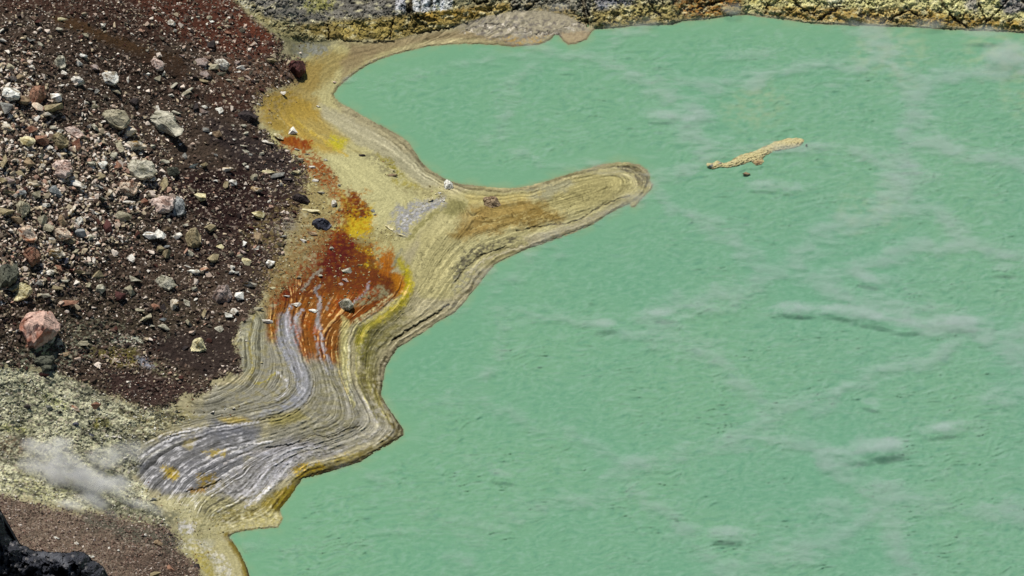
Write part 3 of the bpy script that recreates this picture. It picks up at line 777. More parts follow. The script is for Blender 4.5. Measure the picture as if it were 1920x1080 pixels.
# cliff blocks
C *= (1 + CL * (0.35 * (_rnd[(cl_small[2] * 7 + 1) & 4095] - .5) + 0.4 * (_rnd[(cl_cells[2] * 7 + 1) & 4095] - .5)))[..., None]
C *= (1 + .45 * CL[..., None])
C *= (1 - 0.10 * CL * crk_s - 0.4 * CL * crk)[..., None].clip(.2, 1)
CRZ = sst(-20, 30, sdf(U, V, [(760,470),(800,400),(900,385),(1000,380),(1100,340),(1190,320),(1205,350),(1150,385),(1050,420),(930,450),(870,480),(850,560),(790,600),(750,600),(765,540)]))
dc = worley(U / 13 + 0.35 * n_w8, V / 8 + 0.3 * n_w3, 91)
dcr = sst(0.11, 0.0, dc[1] - dc[0]) * CRZ * sst(-.1, .35, fbm(U / 25, V / 20, 2, 92)) * MUD
C *= (1 - 0.62 * dcr)[..., None]
Hh -= 0.05 * dcr
WZ = MUD * sst(0, 4, D)
dc2 = worley(U / 20 + 0.5 * n_w8, V / 11, 93)
C *= (1 - 0.25 * sst(0.05, 0, dc2[1] - dc2[0]) * WZ * (1 - M_BUL) * sst(0, .4, n_w20 + .1))[..., None]
# wet rim at the waterline
wet = sst(7, 1, D) * (D > -4)
C *= (1 - 0.35 * wet * sst(-.3, .3, n_w60 + .1))[..., None]
C = C.clip(0.008, 0.9)

# ------------------------------------------------------------------ mesh builders
P = ground(U, V, Hh)


def mesh_from(name, verts, faces, colors=None, smooth=False):
    me = bpy.data.meshes.new(name)
    verts = np.ascontiguousarray(verts, np.float32)
    faces = np.ascontiguousarray(faces, np.int32)
    k = faces.shape[1]
    me.vertices.add(len(verts)); me.vertices.foreach_set('co', verts.ravel())
    me.loops.add(faces.size); me.loops.foreach_set('vertex_index', faces.ravel())
    me.polygons.add(len(faces)); me.polygons.foreach_set('loop_start', np.arange(0, faces.size, k, dtype=np.int32))
    me.update(calc_edges=True)
    me.polygons.foreach_set('use_smooth', np.full(len(faces), smooth))
    if colors is not None:
        a = me.color_attributes.new('pigment', 'FLOAT_COLOR', 'POINT')
        cc = np.ones((len(verts), 4), np.float32); cc[:, :3] = colors
        a.data.foreach_set('color', cc.ravel())
    me.validate()
    return me


def link(name, me, mat=None, kind=None, label=None, cat=None, group=None, parent=None):
    o = bpy.data.objects.new(name, me)
    COL.objects.link(o)
    if mat: me.materials.append(mat)
    if kind: o['kind'] = kind
    if label: o['label'] = label
    if cat: o['category'] = cat
    if group: o['group'] = group
    if parent: o.parent = parent
    return o


# ------------------------------------------------------------------ materials
def new_mat(name):
    m = bpy.data.materials.new(name); m.use_nodes = True
    t = m.node_tree; t.nodes.clear()
    return m, t


def nd(t, typ, **kw):
    n = t.nodes.new(typ)
    for k, v in kw.items():
        setattr(n, k, v)
    return n


def ground_material(name, grain=5.0, bump=0.5, dist=0.08, rough=0.9, contrast=0.25, spec=0.2):
    m, t = new_mat(name)
    out = nd(t, 'ShaderNodeOutputMaterial'); b = nd(t, 'ShaderNodeBsdfPrincipled')
    at = nd(t, 'ShaderNodeAttribute', attribute_name='pigment')
    tc = nd(t, 'ShaderNodeTexCoord')
    nz = nd(t, 'ShaderNodeTexNoise'); nz.inputs['Scale'].default_value = grain; nz.inputs['Detail'].default_value = 5; nz.inputs['Roughness'].default_value = .65
    mr = nd(t, 'ShaderNodeMapRange'); mr.inputs['From Min'].default_value = .3; mr.inputs['From Max'].default_value = .7
    mr.inputs['To Min'].default_value = 1 - contrast; mr.inputs['To Max'].default_value = 1 + contrast
    mx = nd(t, 'ShaderNodeVectorMath', operation='SCALE')
    t.links.new(tc.outputs['Object'], nz.inputs['Vector']); t.links.new(nz.outputs['Fac'], mr.inputs['Value'])
    t.links.new(at.outputs['Color'], mx.inputs[0]); t.links.new(mr.outputs[0], mx.inputs['Scale'])
    t.links.new(mx.outputs[0], b.inputs['Base Color'])
    bp = nd(t, 'ShaderNodeBump'); bp.inputs['Strength'].default_value = bump; bp.inputs['Distance'].default_value = dist
    t.links.new(nz.outputs['Fac'], bp.inputs['Height']); t.links.new(bp.outputs[0], b.inputs['Normal'])
    b.inputs['Roughness'].default_value = rough; b.inputs['Specular IOR Level'].default_value = spec
    t.links.new(b.outputs[0], out.inputs['Surface'])
    return m


M_mud = ground_material('layered_mud', 4, .5, .08, .95, .18, .06)
M_scr = ground_material('rubble_ground', 3.2, 1.0, .25, .95, .45, .08)
M_clf = ground_material('altered_rock', 3.5, 1.0, .2, .95, .4, .08)

# faces of the terrain
idx = np.arange(NR * NC, dtype=np.int32).reshape(NR, NC)
q = np.stack([idx[1:, :-1], idx[1:, 1:], idx[:-1, 1:], idx[:-1, :-1]], -1)
Dq = np.maximum(np.maximum(D[1:, :-1], D[:-1, 1:]), np.maximum(D[:-1, :-1], D[1:, 1:]))
keep = Dq > -9
mS = (ROUGH[1:, 1:] > .5) & (CL[1:, 1:] <= .5)
mC = CL[1:, 1:] > .5
Pf = P.reshape(-1, 3); Cf = C.reshape(-1, 3)


def terrain(name, mask, mat):
    f = q[keep & mask].reshape(-1, 4)
    used, inv = np.unique(f, return_inverse=True)
    me = mesh_from(name, Pf[used], inv.reshape(-1, 4), Cf[used], True)
    return link(name, me, mat, kind='structure')


terrain('rubble_slope', mS & ~mC, M_scr)
terrain('cliff', mC, M_clf)
terrain('mud_shore', ~mS & ~mC, M_mud)

# ground beyond what was surveyed: the crater floor under everything
bm = bmesh.new()
bmesh.ops.create_grid(bm, x_segments=8, y_segments=8, size=1500)
for v_ in bm.verts: v_.co.z = -6.0
me = bpy.data.meshes.new('lake_bed'); bm.to_mesh(me); bm.free()
m_bed, t_ = new_mat('lake_bed_mud')
o_ = nd(t_, 'ShaderNodeOutputMaterial'); b_ = nd(t_, 'ShaderNodeBsdfPrincipled'); b_.inputs['Base Color'].default_value = (.12, .12, .09, 1)
nz_ = nd(t_, 'ShaderNodeTexNoise'); nz_.inputs['Scale'].default_value = .2; rp_ = nd(t_, 'ShaderNodeValToRGB')
rp_.color_ramp.elements[0].color = (.08, .08, .06, 1); rp_.color_ramp.elements[1].color = (.18, .17, .12, 1)
t_.links.new(nz_.outputs['Fac'], rp_.inputs[0]); t_.links.new(rp_.outputs[0], b_.inputs['Base Color']); t_.links.new(b_.outputs[0], o_.inputs['Surface'])
link('lake_bed', me, m_bed, kind='structure')


def height_at(u, v):
    j = np.clip(np.searchsorted(UA, u) - 1, 0, NC - 2); i = np.clip(np.searchsorted(VA, v) - 1, 0, NR - 2)
    fu = (u - UA[j]) / (UA[j + 1] - UA[j]); fv = (v - VA[i]) / (VA[i + 1] - VA[i])
    return (Hh[i, j] * (1 - fu) + Hh[i, j + 1] * fu) * (1 - fv) + (Hh[i + 1, j] * (1 - fu) + Hh[i + 1, j + 1] * fu) * fv


def field_at(F, u, v):
    j = np.clip(np.searchsorted(UA, u), 0, NC - 1); i = np.clip(np.searchsorted(VA, v), 0, NR - 1)
    return F[i, j]

# ------------------------------------------------------------------ the lake
WU = axis(-520, 400, 1930, 2600, 2.0, 14)
WV = axis(-420, 20, 1090, 1450, 2.0, 14)
WX, WY = np.meshgrid(WU, WV)
LD = bil(D, UA, VA, WX, WY) if False else None
jj = np.clip(np.searchsorted(UA, WX.ravel()), 0, NC - 1).reshape(WX.shape)
ii = np.clip(np.searchsorted(VA, WY.ravel()), 0, NR - 1).reshape(WX.shape)
LD = D[ii, jj]
wa = fbm(WX / 60, WY / 40, 3, 101)
wb = fbm(WX / 240, WY / 200, 3, 102)
wx = WX + 30 * fbm(WX / 90, WY / 60, 2, 103); wy = WY + 12 * fbm(WX / 70, WY / 40, 2, 104) + 0.10 * WX
rip = ridged(wx / 85, wy / 12, 3, 105)
rip2 = ridged(wx / 42 + 4, wy / 6.5, 2, 107)
fine = fbm(WX / 9, WY / 3.2, 3, 109)
calm = sst(-.35, .35, wb + 0.5 * wa + 0.25 * sst(900, 1600, WX) - 0.25 * sst(700, 300, WY) * sst(1100, 800, WX))
off = sst(2, 60, -LD)
Wh = off * ((0.01 + .27 * calm * sst(-.25, .3, wa)) * sst(.55, 1.0, rip) * 0.75 + 0.10 * calm * sst(.55, 1, rip2) + 0.06 * fine * (.35 + .65 * sst(760, 1100, WX + .6 * WY)) + 0.04 * calm * wa)
Wh = Wh * 0.72
Cw = np.empty(WX.shape + (3,), np.float32); Cw[:] = alb((116, 172, 131))


def wl(m, c):
    global Cw
    Cw += (alb(c) - Cw) * m[..., None]


wl(sst(500, 1900, WX) * sst(0, 900, WY + 200) * .75, (118, 170, 138))
wl(sst(-.2, .5, wb) * .35, (124, 176, 132))
wl(sst(-.1, .6, -wb) * .35, (102, 166, 130))
mo = fbm(wx / 16, wy / 6, 4, 181)
wl(sst(.02, .45, mo) * .5 * off, (138, 184, 156)); wl(sst(-.02, -.45, mo) * .5 * off, (94, 154, 122))
mo2 = fbm(wx / 38, wy / 9, 4, 185)
wl(sst(.15, .5, mo2) * .4 * off * calm, (148, 186, 164)); wl(sst(-.2, -.5, mo2) * .4 * off * calm, (88, 146, 120))
wl(sst(.10, .5, fbm(WX / 5, WY / 2.6, 2, 183)) * .22 * off, (140, 188, 158))
wl(calm * sst(.1, .6, fbm(wx / 40, wy / 14, 4, 111)) * .5, (142, 184, 154))
sc_ = sst(60, 15, seg_dist(WX, WY, [(1400,205),(1440,195)]) + 20 * wa) * .5 + sst(80, 15, seg_dist(WX, WY, [(1640,95),(1690,80),(1690,110)]) + 30 * wa) * .45
sc_ += sst(70, 10, seg_dist(WX, WY, [(1840,100),(1900,90),(1930,180)]) + 25 * fbm(WX / 18, WY / 10, 3, 115)) * .5 + sst(70, 10, seg_dist(WX, WY, [(1610,400),(1660,395)]) + 30 * wa) * .3
sc_ = sc_ * sst(-.3, .4, fbm(WX / 22, WY / 12, 4, 119)) * .8
wl(sc_.clip(0, .6), (172, 190, 148))
# silt stirred up along the banks
wl(sst(5, 0, -LD) * .55, (142, 152, 108))
wl(sst(20, 4, -LD) * sst(-.3, .4, fbm(WX / 30, WY / 20, 2, 117)) * .35, (150, 176, 130))
Cw *= np.array([.93, .915, .95], np.float32)
WP = ground(WX, WY, Wh)
nr, nc = WX.shape
wi = np.arange(nr * nc, dtype=np.int32).reshape(nr, nc)
wq = np.stack([wi[1:, :-1], wi[1:, 1:], wi[:-1, 1:], wi[:-1, :-1]], -1)
wk = LD[1:, 1:] < 14
f = wq[wk].reshape(-1, 4)
used, inv = np.unique(f, return_inverse=True)
me = mesh_from('lake', WP.reshape(-1, 3)[used], inv.reshape(-1, 4), Cw.reshape(-1, 3)[used], True)
mw, t = new_mat('opaque_turquoise_water')
out = nd(t, 'ShaderNodeOutputMaterial'); b = nd(t, 'ShaderNodeBsdfPrincipled')
at = nd(t, 'ShaderNodeAttribute', attribute_name='pigment')
tc = nd(t, 'ShaderNodeTexCoord'); mp = nd(t, 'ShaderNodeMapping'); mp.inputs['Scale'].default_value = (1.1, 1.9, 1)
nz = nd(t, 'ShaderNodeTexNoise'); nz.inputs['Scale'].default_value = 1.4; nz.inputs['Detail'].default_value = 6; nz.inputs['Roughness'].default_value = .7
t.links.new(tc.outputs['Object'], mp.inputs[0]); t.links.new(mp.outputs[0], nz.inputs['Vector'])
mr = nd(t, 'ShaderNodeMapRange'); mr.inputs['From Min'].default_value = .3; mr.inputs['From Max'].default_value = .7; mr.inputs['To Min'].default_value = .95; mr.inputs['To Max'].default_value = 1.05
mx = nd(t, 'ShaderNodeVectorMath', operation='SCALE')
t.links.new(nz.outputs['Fac'], mr.inputs['Value']); t.links.new(at.outputs['Color'], mx.inputs[0]); t.links.new(mr.outputs[0], mx.inputs['Scale'])
t.links.new(mx.outputs[0], b.inputs['Base Color'])
bp = nd(t, 'ShaderNodeBump'); bp.inputs['Strength'].default_value = .5; bp.inputs['Distance'].default_value = .05
t.links.new(nz.outputs['Fac'], bp.inputs['Height']); t.links.new(bp.outputs[0], b.inputs['Normal'])
b.inputs['Roughness'].default_value = .65; b.inputs['Specular IOR Level'].default_value = .12
t.links.new(b.outputs[0], out.inputs['Surface'])
link('lake', me, mw, kind='structure')

# ------------------------------------------------------------------ stones
PAL = {  # main pigment, patch pigment, plain word
 'W': ((222,218,206), (150,140,120), 'white'), 'P': ((176,172,154), (120,118,98), 'pale grey'),
 'G': ((146,146,138), (84,84,82), 'grey'), 'O': ((166,160,136), (128,122,98), 'olive-grey'),
 'T': ((160,140,110), (110,88,66), 'tan'), 'R': ((150,114,92), (118,76,58), 'rust-brown'),
 'K': ((200,182,170), (150,122,108), 'pinkish grey'), 'Q': ((200,168,152), (156,104,84), 'pink'), 'D': ((60,52,50), (40,34,34), 'dark brown'),
 'B': ((58,60,70), (90,92,104), 'blue-black'), 'Y': ((208,200,160), (160,146,96), 'cream'),
 'M': ((92,94,80), (64,66,56), 'dark green'), 'X': ((84,50,46), (52,30,28), 'dark red'),
 'U': ((150,154,152), (108,112,112), 'blue-grey'), 'V': ((164,150,142), (128,106,92), 'purplish grey'),
 'E': ((206,190,168), (156,104,72), 'rust-stained white'), 'N': ((158,146,114), (122,110,80), 'olive-yellow'),
 'C': ((196,188,170), (140,112,60), 'rust-stained cream'),
}


def stone_material():
    m, t = new_mat('weathered_stone')
    out = nd(t, 'ShaderNodeOutputMaterial'); b = nd(t, 'ShaderNodeBsdfPrincipled')
    a1 = nd(t, 'ShaderNodeAttribute', attribute_name='pigment_main', attribute_type='OBJECT')
    a2 = nd(t, 'ShaderNodeAttribute', attribute_name='pigment_patch', attribute_type='OBJECT')
    tc = nd(t, 'ShaderNodeTexCoord'); oi = nd(t, 'ShaderNodeObjectInfo')
    mu = nd(t, 'ShaderNodeMath', operation='MULTIPLY'); mu.inputs[1].default_value = 90
    cb = nd(t, 'ShaderNodeVectorMath', operation='ADD')
    t.links.new(oi.outputs['Random'], mu.inputs[0]); t.links.new(tc.outputs['Object'], cb.inputs[0]); t.links.new(mu.outputs[0], cb.inputs[1])
    nz = nd(t, 'ShaderNodeTexNoise'); nz.inputs['Scale'].default_value = 1.1; nz.inputs['Detail'].default_value = 4; nz.inputs['Roughness'].default_value = .6; nz.inputs['Distortion'].default_value = .6
    t.links.new(cb.outputs[0], nz.inputs['Vector'])
    r1 = nd(t, 'ShaderNodeMapRange'); r1.inputs['From Min'].default_value = .47; r1.inputs['From Max'].default_value = .62
    t.links.new(nz.outputs['Fac'], r1.inputs['Value'])
    mix = nd(t, 'ShaderNodeMix', data_type='RGBA')
    t.links.new(r1.outputs[0], mix.inputs['Factor']); t.links.new(a1.outputs['Color'], mix.inputs['A']); t.links.new(a2.outputs['Color'], mix.inputs['B'])
    n2 = nd(t, 'ShaderNodeTexNoise'); n2.inputs['Scale'].default_value = 5; n2.inputs['Detail'].default_value = 4; n2.inputs['Roughness'].default_value = .7
    t.links.new(cb.outputs[0], n2.inputs['Vector'])
    r2_ = nd(t, 'ShaderNodeMapRange'); r2_.inputs['From Min'].default_value = .3; r2_.inputs['From Max'].default_value = .7; r2_.inputs['To Min'].default_value = .55; r2_.inputs['To Max'].default_value = 1.35
    t.links.new(n2.outputs['Fac'], r2_.inputs['Value'])
    vo = nd(t, 'ShaderNodeTexVoronoi', feature='DISTANCE_TO_EDGE'); vo.inputs['Scale'].default_value = .9
    t.links.new(cb.outputs[0], vo.inputs['Vector'])
    r3 = nd(t, 'ShaderNodeMapRange'); r3.inputs['From Max'].default_value = .035; r3.inputs['To Min'].default_value = .45
    t.links.new(vo.outputs['Distance'], r3.inputs['Value'])
    mm = nd(t, 'ShaderNodeMath', operation='MULTIPLY'); t.links.new(r2_.outputs[0], mm.inputs[0]); t.links.new(r3.outputs[0], mm.inputs[1])
    sc = nd(t, 'ShaderNodeVectorMath', operation='SCALE'); t.links.new(mix.outputs['Result'], sc.inputs[0]); t.links.new(mm.outputs[0], sc.inputs['Scale'])
    t.links.new(sc.outputs[0], b.inputs['Base Color'])
    bp = nd(t, 'ShaderNodeBump'); bp.inputs['Strength'].default_value = .8; bp.inputs['Distance'].default_value = .12
    t.links.new(n2.outputs['Fac'], bp.inputs['Height']); t.links.new(bp.outputs[0], b.inputs['Normal'])
    b.inputs['Roughness'].default_value = .85; b.inputs['Specular IOR Level'].default_value = .25
    t.links.new(b.outputs[0], out.inputs['Surface'])
    return m


M_stone = stone_material()
RS = np.random.RandomState(3)


def rock_mesh(name, n=16, seed=0, power=1.0):
    """an angular broken block: hull of scattered points, unit half-size"""
    rs = np.random.RandomState(seed)
    bm = bmesh.new()
    for i in range(n):
        d = rs.normal(size=3); d /= np.linalg.norm(d)
        # push towards a box so that there are broad faces and real edges
        d = d / (np.abs(d) ** 3).sum() ** (1 / 3) * (0.62 + 0.42 * rs.rand())
        bm.verts.new(d)
    r = bmesh.ops.convex_hull(bm, input=bm.verts)
    bmesh.ops.delete(bm, geom=[g for g in r['geom_interior'] if isinstance(g, bmesh.types.BMVert)], context='VERTS')
    bmesh.ops.dissolve_limit(bm, angle_limit=math.radians(14), verts=bm.verts, edges=bm.edges)
    bmesh.ops.triangulate(bm, faces=[f for f in bm.faces if len(f.verts) > 4])
    me = bpy.data.meshes.new(name)
    bm.to_mesh(me); bm.free()
    me.materials.append(M_stone)
    return me


VARS = [rock_mesh('stone_block', 9 + (i % 4) * 2, 100 + i) for i in range(26)]


def big_rock_mesh(name, seed, outline=None):
    """large broken boulder: its plan follows its own edge, its top is cut by fracture planes"""
    rs = np.random.RandomState(seed)
    if outline is None:
        k = 7; a = np.sort(rs.uniform(0, 2 * np.pi, k)); outline = np.stack([np.cos(a), np.sin(a)], 1) * rs.uniform(.8, 1.1, (k, 1))
    n = 44; K = 12
    # sample the outline by angle, keeping its corners
    m = len(outline); A = np.linspace(0, 2 * np.pi, n, endpoint=False)
    R = np.zeros(n)
    for q_, a_ in enumerate(A):
        d = np.array([math.cos(a_), math.sin(a_)])
        for e in range(m):
            p, q2 = outline[e], outline[(e + 1) % m]
            den = d[0] * (q2[1] - p[1]) - d[1] * (q2[0] - p[0])
            if abs(den) < 1e-9: continue
            t_ = (p[0] * (q2[1] - p[1]) - p[1] * (q2[0] - p[0])) / den
            w_ = (p[0] * d[1] - p[1] * d[0]) / den
            if t_ > 0 and -1e-6 <= w_ <= 1 + 1e-6: R[q_] = max(R[q_], t_)
    R = np.where(R < .2, .6, R) * (1 + .05 * rs.normal(size=n))
    planes = [(np.array([rs.uniform(-.25, .25), rs.uniform(-.15, .4)]), .92 + .1 * rs.rand()), (np.array([rs.uniform(-.5, .5), rs.uniform(-.5, .2)]), 1.0 + .1 * rs.rand())]
    for i in range(5):
        a_ = i * 2 * np.pi / 5 + rs.uniform(-.5, .5)
        sl = rs.uniform(.8, 2.0)
        planes.append((np.array([math.cos(a_), math.sin(a_)]) * sl, .95 + sl * rs.uniform(.28, .62)))
    V_ = []; F_ = []
    rad = list(np.linspace(0, 1, K)) + [1.03, 1.04, .96]
    for k, f in enumerate(rad):
        x = np.cos(A) * R * f; y = np.sin(A) * R * f
        x0 = np.cos(A) * R * min(f, 1); y0 = np.sin(A) * R * min(f, 1)
        z = np.min([c - (g[0] * x0 + g[1] * y0) for g, c in planes], 0)
        cc_ = worley(x0 * 1.7 + seed, y0 * 1.7, 133)
        z = z + .10 * fbm(x0 * 2.5 + seed, y0 * 2.5, 3, 131) + (_rnd[cc_[2]] - .5) * .16 - .16 * sst(.07, 0, cc_[1] - cc_[0])
        z = np.maximum(z, .12)
        if k == K: z = z * .70
        if k == K + 1: z = z * .30
        if k == K + 2: z = z * 0 - .25
        jit = rs.normal(size=(2, n)) * (.012 if k < K else .02)
        V_.append(np.stack([x + jit[0], y + jit[1], z], 1))
    V_ = np.concatenate(V_)
    for k in range(len(rad) - 1):
        for q_ in range(n):
            F_.append([k * n + q_, (k + 1) * n + q_, (k + 1) * n + (q_ + 1) % n, k * n + (q_ + 1) % n])
    bm = bmesh.new()
    vs = [bm.verts.new(v) for v in V_]
    for f in F_: bm.faces.new([vs[x] for x in f])
    bm.faces.new([vs[(len(rad) - 1) * n + q_] for q_ in range(n)][::-1])
    bmesh.ops.remove_doubles(bm, verts=bm.verts, dist=.002)
    bmesh.ops.recalc_face_normals(bm, faces=bm.faces)
    me = bpy.data.meshes.new(name)
    bm.to_mesh(me); bm.free()
    me.materials.append(M_stone)
    return me


STONES = []     # (u, v, w, h, colour key, tilt in picture degrees, words, size word, object)


def place_stone(u, v, w, h, key, ang=0.0, words=None, big=False, outline=None, thick=None, name='boulder', sink=.18):
    i = len(STONES)
    rs = np.random.RandomState(1000 + i)
    hz = float(height_at(np.array([u]), np.array([v]))[0])
    ps = float(px_size(u, v, hz))
    ww = w * ps; hh = h * ps                     # apparent size in metres
    zt = thick if thick else (.55 if w < 40 else .42) * min(ww, hh)
    # h in the picture = plan depth * sin + height * cos
    dp = max((hh - zt * math.cos(DEP) * (1 - sink)) / math.sin(DEP), hh * 0.55)
    if big:
        ol = None
        if outline:
            a = np.array(outline, float)
            c = np.array([u, v]); a = (a - c) * [1, -1] / [w / 2, h / 2]
            ol = a * 1.06
        me = big_rock_mesh('boulder', 500 + i, ol)
    else:
        me = VARS[(i * 7) % len(VARS)]
    o = bpy.data.objects.new(name, me)
    COL.objects.link(o)
    vv = v + h * 0.0
    p = ground(u, vv + (zt * (.5 - sink) if not big else zt * .42) * math.cos(DEP) / ps, hz)
    jit = rs.uniform(-.12, .12, 3)
    if big:
        R = Matrix.Rotation(math.radians(4), 3, 'X')
    else:
        R = Euler((0, 0, rs.choice([0, math.pi / 2, math.pi, -math.pi / 2]) + jit[2])).to_matrix()
    Sx = Matrix.Diagonal((ww / 1.45, dp / 1.45, zt / 1.2)) if not big else Matrix.Diagonal((ww / 2, dp / 2, zt))
    Tz = Matrix.Rotation(math.radians(-ang), 3, 'Z') @ Matrix.Rotation(jit[0] * 1.6, 3, 'X') @ Matrix.Rotation(jit[1] * 1.6, 3, 'Y')
    M3 = Tz @ Sx @ R if not big else Matrix.Rotation(jit[0] * .4, 3, 'X') @ Sx
    M4 = M3.to_4x4(); M4.translation = Vector((p[0], p[1], p[2] + zt * (.5 - sink if not big else -.06)))
    o.matrix_world = M4
    k = PAL[key]
    va = 0.88 + 0.24 * rs.rand()
    bl = 1.6 if key in 'WPKCEY' else 1.35
    o['pigment_main'] = [min(.9, float(x) * va * bl) for x in alb(k[0])]
    o['pigment_patch'] = [float(x) * va * 1.3 for x in alb(k[1])]
    STONES.append([u, v, w, h, key, ang, words, o])
    return o


